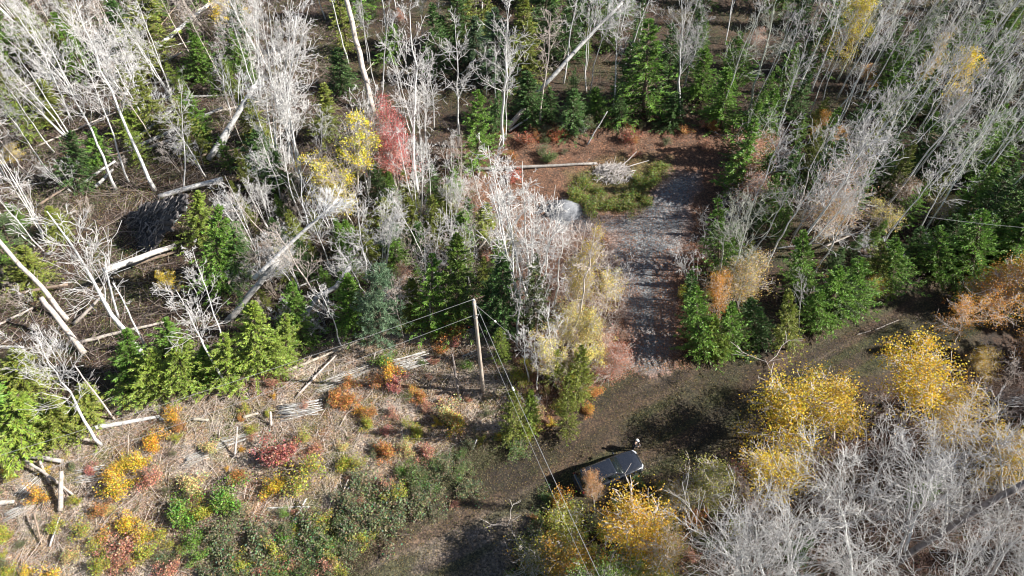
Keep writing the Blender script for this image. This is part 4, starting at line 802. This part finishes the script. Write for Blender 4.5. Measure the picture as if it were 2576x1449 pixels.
    br = [(.075 + .10 * math.cos(t), .085 * math.sin(t), 1.735) for t in np.linspace(-1.2, 1.2, 9)] + [(.13 + .125 * math.cos(t), .075 * math.sin(t), 1.722) for t in np.linspace(-1.2, 1.2, 9)]
    bk = mk('cap_brim', br, np.array([(i, i + 9, i + 10, i + 1) for i in range(8)]), cap, cp); sdf = bk.modifiers.new('t', 'SOLIDIFY'); sdf.thickness = .008
    ctl = simple('controller_plastic', (.05, .05, .055), .5, 0, .1)
    c = mk('remote_controller', [(x, y, z) for z in (1.085, 1.135) for x, y in ((.33, -.10), (.43, -.10), (.43, .10), (.33, .10))], np.array([(0, 3, 2, 1), (4, 5, 6, 7), (0, 1, 5, 4), (1, 2, 6, 5), (2, 3, 7, 6), (3, 0, 4, 7)]), ctl); c.matrix_world = M
    bv = c.modifiers.new('b', 'BEVEL'); bv.width = .012; bv.segments = 2
    tag(c, 'small dark handheld remote controller held by the person beside the car', 'controller')
    tag(root, 'person in black jacket and white cap standing at the front corner of the car', 'person')
person()

# ------------------------------------------------------------ evergreens traced one by one
YG = (.19, .26, .04); GN = (.115, .22, .03); DK = (.06, .125, .03); OL = (.17, .20, .035); BL = (.09, .15, .075)
def SPR(lst):
    for e in lst:
        bx, by, tx, ty, w_, col = e[:6]; b = base_of(bx, by); v = top_of(b, tx, ty, 1.5, 16); T_.append(b); spruce(b, v, w_, None, jc(col, .12))
SPR([(1202, 425, 1200, 228, 105, GN), (1155, 818, 1148, 590, 125, (.12, .19, .03)), (1092, 832, 1085, 640, 110, GN), (1040, 820, 1035, 700, 90, OL), (885, 835, 872, 690, 95, GN), (1268, 830, 1262, 640, 125, DK), (1235, 800, 1232, 700, 90, DK), (752, 860, 735, 710, 100, GN), (720, 900, 715, 790, 90, YG), (645, 940, 635, 760, 120, YG),
     (692, 925, 690, 835, 85, YG), (575, 970, 560, 840, 115, YG), (520, 960, 512, 870, 95, GN), (462, 985, 450, 840, 120, YG), (385, 995, 372, 880, 125, YG), (430, 900, 420, 800, 90, GN), (335, 975, 318, 830, 120, GN), (55, 1140, 45, 990, 190, YG), (140, 1100, 130, 1000, 130, OL), (220, 1060, 210, 970, 110, OL), (60, 990, 40, 880, 140, OL), (-20, 1100, -40, 960, 150, GN),
     (545, 740, 550, 520, 125, GN), (600, 710, 590, 560, 115, DK), (500, 610, 498, 480, 80, YG), (650, 430, 645, 320, 105, DK), (690, 480, 690, 380, 90, DK), (335, 350, 330, 250, 90, YG), (195, 470, 180, 330, 100, DK), (245, 420, 235, 320, 100, GN), (120, 300, 100, 200, 100, OL), (380, 160, 350, -60, 150, OL), (300, 120, 280, 0, 110, DK), (595, 165, 588, 0, 100, DK), (500, 210, 493, 90, 80, GN), (90, 160, 60, 40, 120, OL), (160, 600, 120, 520, 110, OL), (80, 720, 60, 620, 130, OL),
     (1290, 1110, 1290, 975, 70, OL), (1335, 1085, 1335, 980, 60, YG), (1425, 1085, 1432, 940, 66, OL), (1460, 1010, 1462, 870, 80, OL), (1345, 840, 1348, 640, 100, (.09, .12, .04)), (1258, 905, 1258, 825, 55, YG), (1400, 960, 1400, 880, 60, OL), (1110, 560, 1120, 470, 90, OL), (1160, 610, 1170, 530, 80, GN), (1215, 600, 1225, 510, 90, OL), (1050, 640, 1050, 560, 80, DK), (960, 600, 965, 500, 90, OL), (1140, 500, 1140, 430, 60, GN), (820, 350, 815, 210, 90, OL), (1250, 330, 1255, 230, 70, DK),
     (1758, 890, 1752, 720, 105, GN), (1795, 900, 1795, 790, 70, YG), (1830, 890, 1842, 760, 95, GN), (1820, 900, 1822, 840, 50, YG), (1905, 860, 1890, 750, 95, DK), (1810, 690, 1805, 500, 90, GN), (1742, 830, 1740, 680, 75, DK), (1978, 880, 1985, 730, 85, OL), (2090, 800, 2110, 670, 130, GN), (2050, 830, 2060, 730, 90, GN), (2150, 785, 2160, 650, 115, GN), (2010, 740, 2022, 580, 95, GN), (2240, 735, 2255, 600, 105, GN), (2200, 720, 2220, 610, 95, OL),
     (2440, 705, 2470, 530, 160, GN), (2350, 700, 2370, 570, 125, GN), (2390, 640, 2410, 540, 100, DK), (2545, 690, 2580, 540, 130, GN), (2600, 680, 2640, 540, 130, OL), (2490, 660, 2520, 560, 100, GN), (2300, 660, 2320, 570, 90, DK), (2480, 500, 2510, 420, 80, YG),
     (1620, 290, 1632, 50, 160, GN), (1680, 250, 1690, 60, 100, DK), (1335, 305, 1325, 180, 110, DK), (1440, 330, 1445, 225, 95, DK), (1500, 300, 1500, 220, 85, GN), (1385, 300, 1385, 220, 80, DK), (1560, 315, 1560, 230, 70, DK), (1690, 315, 1700, 235, 95, DK), (1815, 320, 1832, 170, 110, GN), (1850, 230, 1860, 80, 120, GN), (1255, 210, 1245, 20, 130, BL), (1200, 170, 1195, 40, 90, BL), (980, 150, 990, 60, 100, GN), (1110, 150, 1110, 40, 90, DK), (860, 230, 850, 120, 90, DK), (1760, 260, 1775, 120, 90, GN)])
for bx, by, tx, ty, w_, ph in ((955, 862, 955, 670, 135, 'soft blue-green pine'), (985, 640, 980, 560, 80, 'small blue-green pine')):
    b = base_of(bx, by); v = top_of(b, tx, ty); spruce(b, v, w_, None, (.13, .20, .11), 'pine_tree', ph, PP)
for bx, by, tx, ty, w_ in ((2120, 790, 2135, 700, 110), (2560, 600, 2590, 500, 100), (30, 640, 0, 540, 120)):
    b = base_of(bx, by); spruce(b, top_of(b, tx, ty), w_, None, (.12, .17, .07), 'pine_tree', 'soft pale-green pine', PP)

# ------------------------------------------------------------ trees in leaf
YL = (.62, .44, .04); GY = (.56, .38, .04); ORG = (.64, .31, .045); RED = (.62, .16, .15); PNK = (.66, .27, .22); TAN = (.55, .30, .19); PAL = (.62, .52, .16); YGL = (.34, .33, .05)
for e in [(2130, 200, 2165, -30, 115, (.62, .50, .05), 'dense', 'bright yellow-leaved tree'), (2310, 270, 2350, 85, 75, (.70, .46, .04), 'patchy', 'sparse golden-leaved tree'), (2400, 320, 2455, 120, 80, (.72, .54, .04), 'patchy', 'sparse yellow-leaved tree'),
          (1965, 1125, 1982, 938, 168, YL, 'dense', 'golden birch'), (2095, 1110, 2118, 935, 150, GY, 'dense', 'golden birch'), (2275, 1060, 2345, 852, 150, (.62, .42, .03), 'dense', 'golden birch'), (2365, 1150, 2400, 970, 165, GY, 'dense', 'golden birch'), (2500, 1270, 2575, 1080, 150, GY, 'dense', 'golden birch'),
          (2470, 820, 2540, 665, 165, ORG, 'dense', 'orange-leaved tree'), (2530, 800, 2620, 640, 190, (.70, .38, .04), 'dense', 'orange-leaved tree'), (2400, 860, 2430, 740, 90, ORG, 'thin', 'orange-leaved tree'), (2460, 960, 2490, 870, 95, GY, 'dense', 'golden birch'), (2600, 940, 2650, 820, 130, ORG, 'dense', 'orange-leaved tree'),
          (1600, 1390, 1616, 1232, 150, (.58, .36, .035), 'dense', 'large golden birch'), (1497, 1290, 1487, 1182, 46, (.55, .30, .12), 'dense', 'small rusty-gold tree'), (1400, 1385, 1405, 1270, 140, YGL, 'dense', 'olive-yellow tree'), (1440, 1455, 1445, 1345, 140, (.52, .30, .04), 'dense', 'golden birch'), (1325, 1430, 1340, 1330, 110, (.22, .22, .05), 'thin', 'olive-leaved tree'), (1640, 1490, 1650, 1380, 150, YGL, 'dense', 'olive-yellow tree'), (1530, 1540, 1530, 1400, 130, (.18, .26, .05), 'dense', 'green-leaved tree'),
          (1740, 1270, 1755, 1165, 130, (.36, .34, .07), 'dense', 'olive-yellow tree'), (1690, 1300, 1700, 1190, 90, (.42, .30, .06), 'thin', 'olive-yellow tree'), (1945, 1240, 1965, 1120, 130, YL, 'dense', 'golden birch'), (1650, 1480, 1690, 1320, 90, (.34, .22, .05), 'thin', 'olive-yellow tree'),
          (1000, 475, 968, 245, 70, RED, 'dense', 'red-leaved maple'), (1000, 480, 985, 330, 85, PNK, 'dense', 'pinkish red-leaved maple'), (890, 520, 900, 285, 100, (.80, .70, .07), 'patchy', 'lemon-yellow birch'), (850, 530, 845, 390, 110, (.80, .68, .08), 'patchy', 'lemon-yellow birch'), (870, 560, 862, 460, 60, (.8, .7, .06), 'patchy', 'lemon-yellow birch'),
          (1880, 480, 1895, 345, 95, TAN, 'dense', 'tan-leaved tree'), (1890, 530, 1880, 420, 90, TAN, 'thin', 'tan-leaved tree'), (2040, 610, 2085, 400, 150, (.48, .30, .18), 'thin', 'tan-leaved tree'), (2090, 640, 2120, 480, 110, (.5, .33, .15), 'thin', 'tan-leaved tree'), (2060, 400, 2080, 280, 50, ORG, 'dense', 'small orange-leaved tree'), (2100, 420, 2110, 320, 45, (.66, .34, .05), 'patchy', 'small orange-leaved tree'),
          (1440, 830, 1478, 572, 75, (.62, .48, .10), 'dense', 'yellow-topped birch'), (1520, 800, 1530, 680, 60, (.6, .48, .12), 'thin', 'yellow-topped birch'), (1825, 790, 1858, 640, 115, (.52, .38, .11), 'dense', 'dull gold-leaved tree'), (1810, 820, 1805, 690, 50, ORG, 'dense', 'small orange-leaved tree'), (1410, 880, 1412, 760, 70, (.68, .58, .16), 'patchy', 'pale yellow birch'), (1400, 960, 1405, 830, 80, (.68, .58, .16), 'patchy', 'pale yellow birch'), (1470, 900, 1482, 780, 85, PAL, 'dense', 'pale yellow birch'), (1480, 960, 1490, 860, 80, (.68, .58, .16), 'patchy', 'pale yellow birch'),
          (560, 100, 575, -20, 75, (.72, .54, .04), 'patchy', 'sparse golden-leaved tree'), (2165, 230, 2180, 160, 45, (.66, .34, .05), 'patchy', 'small orange-leaved tree'), (2220, 600, 2240, 500, 80, (.68, .58, .16), 'patchy', 'pale yellow birch'), (2350, 570, 2370, 490, 70, (.45, .36, .1), 'patchy', 'dull gold-leaved tree'), (2100, 760, 2110, 690, 55, YL, 'patchy', 'dull gold-leaved tree'), (2195, 740, 2200, 690, 50, YL, 'dense', 'dull gold-leaved tree'), (2540, 620, 2560, 560, 60, (.55, .34, .06), 'thin', 'small orange-leaved tree'), (2470, 600, 2480, 520, 60, (.5, .34, .08), 'patchy', 'dull gold-leaved tree'),
          (1885, 130, 1890, 70, 55, TAN, 'thin', 'tan-leaved tree'), (1200, 30, 1210, -60, 120, (.40, .20, .09), 'thin', 'rust-leaved tree'), (1010, 60, 1010, 20, 50, (.5, .2, .1), 'dense', 'rust-leaved tree'), (1525, 960, 1525, 865, 85, (.50, .22, .14), 'dense', 'rust-leaved tree'), (1520, 900, 1515, 830, 70, (.5, .28, .17), 'thin', 'rust-leaved tree'), (630, 690, 640, 610, 60, (.35, .18, .06), 'thin', 'rust-leaved tree'), (1000, 730, 1015, 660, 45, TAN, 'thin', 'tan-leaved tree'), (440, 760, 410, 680, 70, (.72, .54, .04), 'patchy', 'sparse golden-leaved tree'), (30, 420, 0, 360, 80, (.72, .54, .04), 'patchy', 'sparse golden-leaved tree'),
          (2560, 480, 2600, 380, 90, (.40, .33, .1), 'thin', 'olive-yellow tree'), (2260, 560, 2290, 450, 90, (.38, .26, .16), 'thin', 'tan-leaved tree'), (1960, 420, 1975, 320, 70, (.38, .26, .18), 'thin', 'tan-leaved tree'), (2390, 330, 2420, 230, 80, (.30, .22, .14), 'thin', 'tan-leaved tree'), (2330, 430, 2360, 330, 90, (.32, .24, .15), 'thin', 'tan-leaved tree')]:
    b = base_of(e[0], e[1]); leafy(b, None, e[4], jc(e[5], .05), e[6], 'maple_tree' if 'maple' in e[7] else 'birch_tree' if 'birch' in e[7] else 'leafy_tree', e[7], bark=PINKISH, target=(e[2], e[3]))
    T_.append(b)

# ------------------------------------------------------------ shrubs
sY = (.66, .48, .05); sYO = (.66, .38, .05); sO = (.50, .25, .08); sG = (.40, .40, .06); sg = (.18, .30, .05); sd = (.19, .20, .10); sR = (.48, .20, .16); sT = (.50, .27, .18); sP = (.58, .48, .20); sgd = (.14, .20, .06)
W_ = {id(sY): 'bright yellow shrub', id(sYO): 'golden-yellow shrub', id(sO): 'orange shrub', id(sG): 'yellow-green shrub', id(sg): 'green shrub', id(sd): 'dull olive shrub', id(sR): 'red shrub', id(sT): 'tan-pink shrub', id(sP): 'pale straw-yellow shrub', id(sgd): 'dark green shrub'}
def SHR(lst, ox, oy):
    for e in lst:
        x, y, w_, c = e; shrub(ox + x / 3, oy + y / 3, w_ / 3 * 1.25, jc(c, .08), W_[id(c)], 3 if c in (sd, sgd) and random.random() < .6 else None, .55 if c in (sd, sgd) else random.uniform(.7, 1.1))
SHR([(1325, 215, 110, sYO), (1370, 310, 80, sO), (1345, 395, 70, sG), (1170, 420, 115, sYO), (1050, 580, 130, sY), (930, 620, 120, sY), (950, 770, 165, sY), (865, 680, 105, sYO), (335, 820, 125, sYO), (585, 870, 65, sG), (1590, 470, 110, sP), (2130, 500, 200, sR), (2330, 600, 230, sG), (2290, 720, 200, sG), (2090, 760, 130, sY), (1180, 700, 150, sT), (1460, 740, 160, sP), (790, 930, 110, sO), (670, 1040, 170, sG), (835, 1110, 130, sYO), (980, 1040, 130, sY), (1090, 1120, 120, sY), (960, 1190, 190, sT), (1100, 1270, 160, sG),
     (1400, 940, 200, sg), (1550, 950, 110, sG), (1220, 1080, 160, sG), (60, 1120, 115, sG), (430, 1060, 90, sG), (420, 1390, 160, sY), (1490, 1170, 130, sg), (1520, 1290, 140, sg), (1950, 1130, 250, sd), (1680, 1080, 220, sd), (1730, 850, 180, sg), (2350, 1050, 240, sd), (2180, 1150, 130, sg), (2000, 1330, 220, sd), (1700, 1250, 200, sd), (2300, 1290, 220, sd), (720, 1220, 140, sG), (1380, 1250, 80, sG), (220, 1410, 100, sY), (40, 1290, 85, sG), (800, 1340, 120, sG), (360, 640, 60, sY), (30, 660, 50, sY),
     (1800, 680, 100, sO), (1900, 340, 80, sG), (2030, 210, 50, sG), (2550, 90, 110, sO), (100, 680, 90, sG), (690, 640, 70, sR), (1820, 250, 50, sO), (2330, 380, 110, sG), (1750, 1400, 220, sd), (2150, 960, 70, sg), (2120, 1400, 220, sgd), (2480, 1180, 220, sgd), (2500, 1380, 220, sd), (1480, 850, 90, sT), (1780, 980, 140, sd), (2160, 1060, 150, sd), (1300, 1380, 130, sT), (1560, 1420, 170, sd), (940, 1330, 120, sT), (1290, 1180, 90, sG), (500, 560, 60, sP), (1250, 1280, 130, sd), (80, 1400, 100, sG), (560, 1280, 90, sP)], 0, 966)
SHR([(150, 170, 110, sYO), (220, 220, 90, sO), (200, 290, 80, sG), (540, 50, 90, sYO), (600, 90, 80, sO), (820, 220, 160, sP), (860, 270, 110, sY), (490, 300, 80, sG), (570, 350, 100, sG), (730, 280, 65, sY), (340, 490, 120, sO), (40, 590, 100, sG), (150, 600, 110, sG), (470, 650, 90, sg), (650, 740, 150, sgd), (760, 590, 160, sd), (380, 800, 220, sd), (200, 900, 230, sd), (850, 880, 80, sT), (1190, 390, 45, sY), (1590, 285, 60, sY), (1870, 150, 90, sYO), (620, 850, 190, sd), (50, 850, 200, sd), (300, 1000, 240, sd), (600, 640, 150, sd), (1330, 470, 160, sgd),
     (1100, 210, 90, sd), (900, 640, 110, sgd), (1330, 220, 140, sP), (1450, 180, 110, sP), (1420, 330, 130, sG), (60, 120, 100, sO), (400, 210, 90, sT), (330, 330, 90, sR), (640, 160, 80, sT), (250, 480, 110, sd), (500, 470, 100, sP), (650, 500, 110, sT), (1560, 830, 100, sgd), (1720, 900, 130, sd), (1650, 1000, 140, sO), (1500, 1000, 120, sgd), (100, 1050, 220, sd), (150, 720, 160, sd), (430, 960, 130, sd), (700, 960, 140, sd), (960, 760, 140, sd), (2230, 700, 100, sgd), (1860, 200, 60, sO), (2440, 900, 150, sG), (2380, 760, 110, sG), (1780, 1300, 140, sYO), (1480, 1250, 120, sgd), (1900, 1380, 150, sG), (2100, 1360, 150, sgd)], 859, 966)
SHR([(330, 1270, 120, sg), (370, 1340, 150, sYO), (300, 1420, 130, sO), (400, 1430, 110, sR), (880, 1120, 100, sR), (760, 1180, 75, sO), (850, 1010, 150, sO), (60, 1430, 110, sO), (1640, 880, 120, sP), (1860, 960, 140, sP), (1600, 1010, 120, sP), (1980, 650, 90, sP), (2050, 760, 110, sP), (1820, 1180, 120, sG), (1760, 1250, 160, sG), (1720, 1400, 160, sG), (690, 1060, 80, sG), (950, 1300, 60, sg), (1900, 980, 110, sT), (2060, 1160, 130, sT), (2000, 1330, 140, sT), (1500, 1200, 130, sT), (700, 420, 100, sT), (540, 350, 100, sT), (1100, 480, 80, sT), (1240, 480, 80, sT)], 859, 483)
for x, y, w_ in ((1455, 480, 62), (1490, 512, 64), (1530, 505, 50), (1590, 475, 60), (1640, 440, 58), (1620, 495, 50), (1575, 510, 52), (1470, 450, 50), (1612, 452, 50), (1660, 415, 44), (1505, 475, 44), (1445, 500, 40)):
    shrub(x, y, w_, jc((.17, .20, .035), .15), 'low yellow-green mat shrub', 3, .45)
for x, y, w_, c, ph in ((1575, 338, 62, (.30, .08, .04), 'low dark red shrub'), (1400, 335, 50, (.35, .12, .05), 'low dark red shrub'), (1290, 440, 46, (.5, .16, .1), 'low dark red shrub'), (1320, 350, 60, (.32, .12, .06), 'low dark red shrub'), (1880, 888, 40, (.07, .12, .03), 'dark green shrub'), (1810, 890, 34, (.07, .12, .03), 'dark green shrub'), (1450, 320, 60, (.2, .2, .18), 'low grey bare shrub'), (1160, 410, 22, (.25, .38, .05), 'green shrub')):
    shrub(x, y, w_, c, ph, None, .6)

def shrub_fill(poly, n, w0, w1, cols, mind=.7):
    for p in rand_in(poly, n, mind):
        q = P2(p); c_ = random.choice(cols); shrub(q[0], q[1], random.uniform(w0, w1), jc(c_, .12), W_.get(id(c_), 'shrub'), None, random.uniform(.6, 1.1))
random.seed(5)
shrub_fill([(1330, 1300), (1420, 1245), (1520, 1300), (1560, 1250), (1700, 1330), (1690, 1480), (1310, 1480)], 46, 30, 70, [sG, sG, sYO, sgd, sg, sO, sY, sd], .9)
shrub_fill([(1690, 1260), (1800, 1160), (1880, 1180), (1900, 1300), (1760, 1449), (1690, 1440)], 16, 26, 60, [sG, sYO, sT, sgd, sO], 1.)
shrub_fill(CLEAR, 70, 10, 34, [sG, sP, sT, sd, sYO, sgd, sd, sT], .6)
shrub_fill([(560, 1449), (760, 1320), (960, 1220), (1180, 1110), (1230, 1090), (1200, 1150), (1000, 1260), (880, 1400), (860, 1449)], 40, 26, 60, [sd, sd, sgd, sT, sG], .8)
shrub_fill([(1290, 900), (1480, 880), (1500, 1000), (1330, 1060)], 22, 24, 50, [sP, sT, sG, sT, sO], .8)
shrub_fill([(1720, 640), (1780, 620), (1800, 880), (1740, 890)], 10, 20, 44, [sgd, sT, sG], .8)
shrub_fill([(1180, 330), (1500, 310), (1840, 310), (1830, 400), (1700, 390), (1500, 390), (1200, 400)], 22, 16, 40, [sT, sgd, sO, sd], .9)

# ------------------------------------------------------------ the rest of the wood
random.seed(21)
R1 = [(1790, 640), (1870, 340), (1830, 280), (2600, 40), (2760, 620), (2300, 650), (2100, 700), (1900, 760), (1790, 760)]
R2 = [(700, 0), (650, -190), (2800, -190), (2600, 40), (1850, 285), (1500, 290), (1260, 290), (1010, 380)]
R3 = [(-220, -100), (680, -100), (700, 400), (560, 470), (260, 480), (200, 640), (0, 960), (-250, 960)]
R4 = [(600, 480), (1130, 440), (1280, 560), (1280, 760), (1100, 790), (850, 840), (620, 800)]
R6 = [(1850, 1480), (2080, 1290), (2650, 1040), (2800, 1500), (2700, 1800), (2050, 1900), (1700, 1680)]
def filler(poly, n, kinds, cols, h0, h1, lean=.06, mind=1.5, bias=(0, 0), ck=.74):
    for p in rand_in(poly, n, mind, T_):
        h = random.uniform(h0, h1); v = np.array([random.gauss(bias[0], lean) * h, random.gauss(bias[1], lean) * h, h]); bare(p, v, random.choice(kinds), jc(random.choice(cols), .12), ck=ck)
filler(R1, 92, ['slim', 'slim', 'slim', 'slim', 'tall'], [GREY, (.78, .82, .74), (.82, .82, .83), WHITE], 11, 17.5, .07, 1.5, (.06, 0), .66)
filler(R2, 98, ['slim', 'slim', 'tall'], [WHITE, WHITE, GREY], 11, 16.5, .05, 1.9, ck=.7)
filler(R3, 66, ['slim', 'tall', 'clump', 'small'], [WHITE, WHITE, PINKISH], 8, 14.5, .09, 1.7, (-.07, 0))
filler(R4, 30, ['slim', 'tall', 'birch', 'clump'], [WHITE, WHITE, PINKISH], 6, 11, .09, 1.4)
for e in [(1880, 1490, 1830, 1290), (1930, 1500, 1890, 1220), (1970, 1530, 2060, 1250), (2150, 1500, 2080, 1120), (2260, 1400, 2290, 1110), (2390, 1330, 2440, 1080), (2540, 1290, 2500, 1010), (2480, 1450, 2580, 1230), (2100, 1600, 2200, 1330), (2380, 1570, 2450, 1330), (2000, 1640, 1950, 1400), (2230, 1640, 2300, 1420), (2570, 1560, 2650, 1380)]:
    b = base_of(e[0], e[1]); T_.append(b); bare(b, top_of(b, e[2], e[3], 4, 12.5), 'wide', jc(random.choice([(.78, .78, .78), (.70, .70, .69), (.80, .80, .78)]), .06), ck=.66, phrase='wide spreading bare pale tree')
filler(R6, 5, ['wide'], [WHITE, WHITE, (.7, .7, .7)], 9, 12.5, .08, 3.2, (-.10, .05), ck=.86)
def sfill(poly, n, h0, h1, cols, mind=1.4):
    for p in rand_in(poly, n, mind, T_):
        h = random.uniform(h0, h1); spruce(p, np.array([random.gauss(0, .02) * h, random.gauss(0, .02) * h, h]), None, h * random.uniform(.17, .27), jc(random.choice(cols), .12))
sfill(R1, 112, 3, 10, [GN, DK, OL, GN], 1.25); sfill(R2, 112, 4, 13, [DK, GN, DK, OL], 1.4); sfill(R3, 84, 2.5, 8, [OL, GN, GN, YG, OL], 1.5); sfill(R4, 46, 2.5, 6, [OL, GN, DK, OL], 1.4); sfill(R6, 6, 3, 5.5, [DK, GN], 2.)
for poly, n in ((R3, 70), (R4, 36), (R1, 14), ([(1290, 640), (1440, 600), (1560, 700), (1560, 880), (1480, 1000), (1310, 1070)], 22), ([(1740, 560), (1840, 480), (1880, 700), (1800, 860), (1730, 800)], 8), ([(1760, 1420), (1840, 1180), (2300, 1000), (2576, 900), (2600, 1300)], 26)):
    for p in rand_in(poly, n, 1.1, T_):
        h = random.uniform(2.2, 4.6); v = np.array([random.gauss(0, .12) * h, random.gauss(0, .12) * h, h]); pr = random.choice(BP['small']); M, L = stand(p, v); s_ = L / pr['h']; o = empty('bare_shrub', M @ Matrix.Diagonal((s_ * 1.2, s_ * 1.2, s_, 1)))
        c_ = jc(random.choice([WHITE, PINKISH, (.5, .42, .36), GREY]), .1); inst('stems', pr['trunk'], o, c_); inst('twigs', pr['crown'], o, c_); tag(o, None, 'shrub', 'bare shrubs'); ITEMS.append((o, 'leafless grey shrub' if abs(c_[0] - c_[2]) < .06 else 'leafless brownish shrub', p + np.array([0, 0, h * .5])))
# wind-felled stems lying about in the left wood
for p in rand_in(R3, 46, 1.8) + rand_in(R4, 8, 2.):
    r = np.random.default_rng(int(abs(p[0] * 37 + p[1] * 11))); L_ = r.uniform(4, 11); a = r.normal(.45, .45); e = abs(r.normal(.04, .08)); d = np.array([math.cos(a) * math.cos(e), math.sin(a) * math.cos(e), math.sin(e)]); r0 = r.uniform(.07, .17)
    s_ = np.linspace(0, 1, 8); Pl = d * (s_[:, None] - .5) * L_ + np.cumsum(r.normal(size=(8, 3)), 0) * .035 * np.array([1, 1, .3]); Pl[:, 2] -= Pl[:, 2].min() - r0; Rd = r0 * (1 - .5 * s_)
    o = mk('fallen_log', *tubes(Pl[None], Rd[None], 8, cap=True), WOOD, color=jc(random.choice([GREY, PINKISH, BROWN, WHITE]), .1)); o.location = p
    Q_, Rq, _ = kids(Pl[None], Rd[None], 4, .4, 1, .17, (.5, 1.2), 4, .1, r, .35)
    for q_, r_3 in zip(Q_, Rq): ch = mk('broken_branch', *tubes(q_[None], np.maximum(r_3, .014)[None], 5, cap=True), WOOD, color=GREY); ch.parent = o
    tag(o, None, 'log', 'fallen logs in the left wood'); ITEMS.append((o, 'long fallen log' if L_ > 7.5 else 'short fallen log', np.array([p[0], p[1], p[2] + .2])))
# the same wood goes on past the right edge of the frame and shades the track
for p in [(46, 14), (50, 20), (47, 26), (53, 31), (49, 37), (56, 25), (60, 34), (54, 12), (62, 18), (58, 42), (66, 28), (50, 6), (64, 46), (70, 38), (45, 8), (68, 12), (72, 22), (44, 21), (58, 6), (74, 31)]:
    b = np.array([p[0], p[1], gz(*p)]); spruce(b, np.array([.2, .1, random.uniform(11, 16)]), None, random.uniform(2.4, 3.2), DK)
for i in range(26):
    y_ = 46 + i * 2.4; x_ = (y_ * math.cos(DEP) + H * math.sin(DEP)) * 1288 / FD + random.uniform(3, 20); b = np.array([x_, y_, gz(x_, y_)]); spruce(b, np.array([.2, .1, random.uniform(9, 14)]), None, random.uniform(1.8, 2.6), DK)

# ------------------------------------------------------------ labels for the many trees and shrubs
LM = [('the utility pole', 1204, 870), ('the black car', 1530, 1180), ('the brush pile', 1545, 430), ('the gravel mound', 1418, 520), ('the red-leaved maple', 975, 330), ('the tan-leaved tree', 1890, 400), ('the dark root plate', 350, 570),
      ('the yellow tree at top', 2150, 60), ('the orange trees at right', 2500, 740), ('the large golden birch', 1600, 1320), ('the blue-green pine', 955, 770), ('the multicoloured bush', 965, 930), ('the bent grey snag', 790, 770), ('the thick snapped trunk', 160, 820),
      ('the top left corner', 0, 0), ("the top edge's middle", 1288, 0), ('the top right corner', 2576, 0), ('the bottom right corner', 2576, 1449), ('the bottom left corner', 0, 1449), ("the left edge's middle", 0, 724), ("the driveway's far end", 1720, 430), ("the driveway's near end", 1640, 900),
      ('the conical spruce', 1200, 320), ("the bottom edge's middle", 1288, 1449), ('the middle pole stack', 755, 1030), ('the red shrub', 710, 1133), ('the white log', 310, 1062), ('the white hinged trunk', 350, 650), ('the long pale trunk', 410, 100), ('the track at right', 2150, 860)]
buckets = {}
for o, ph, p in ITEMS:
    q = P2(p); d = [((q[0] - l[1]) ** 2 + (q[1] - l[2]) ** 2, l) for l in LM]; dist, l = min(d, key=lambda a: a[0])
    dx, dy = q[0] - l[1], q[1] - l[2]; side = ('right of' if dx > 0 else 'left of') if abs(dx) > abs(dy) else ('below' if dy > 0 else 'above')
    if dist < 25 ** 2: side = 'beside'
    buckets.setdefault((ph, side, l[0]), []).append((dist, o))
for (ph, side, lm), L in buckets.items():
    L.sort(key=lambda a: a[0])
    for i, (_, o) in enumerate(L):
        o['label'] = '%s %s %s' % (ph, side, lm) if len(L) == 1 else '%s, %s nearest %s %s' % (ph, ORD[i] if i else 'the', side, lm)
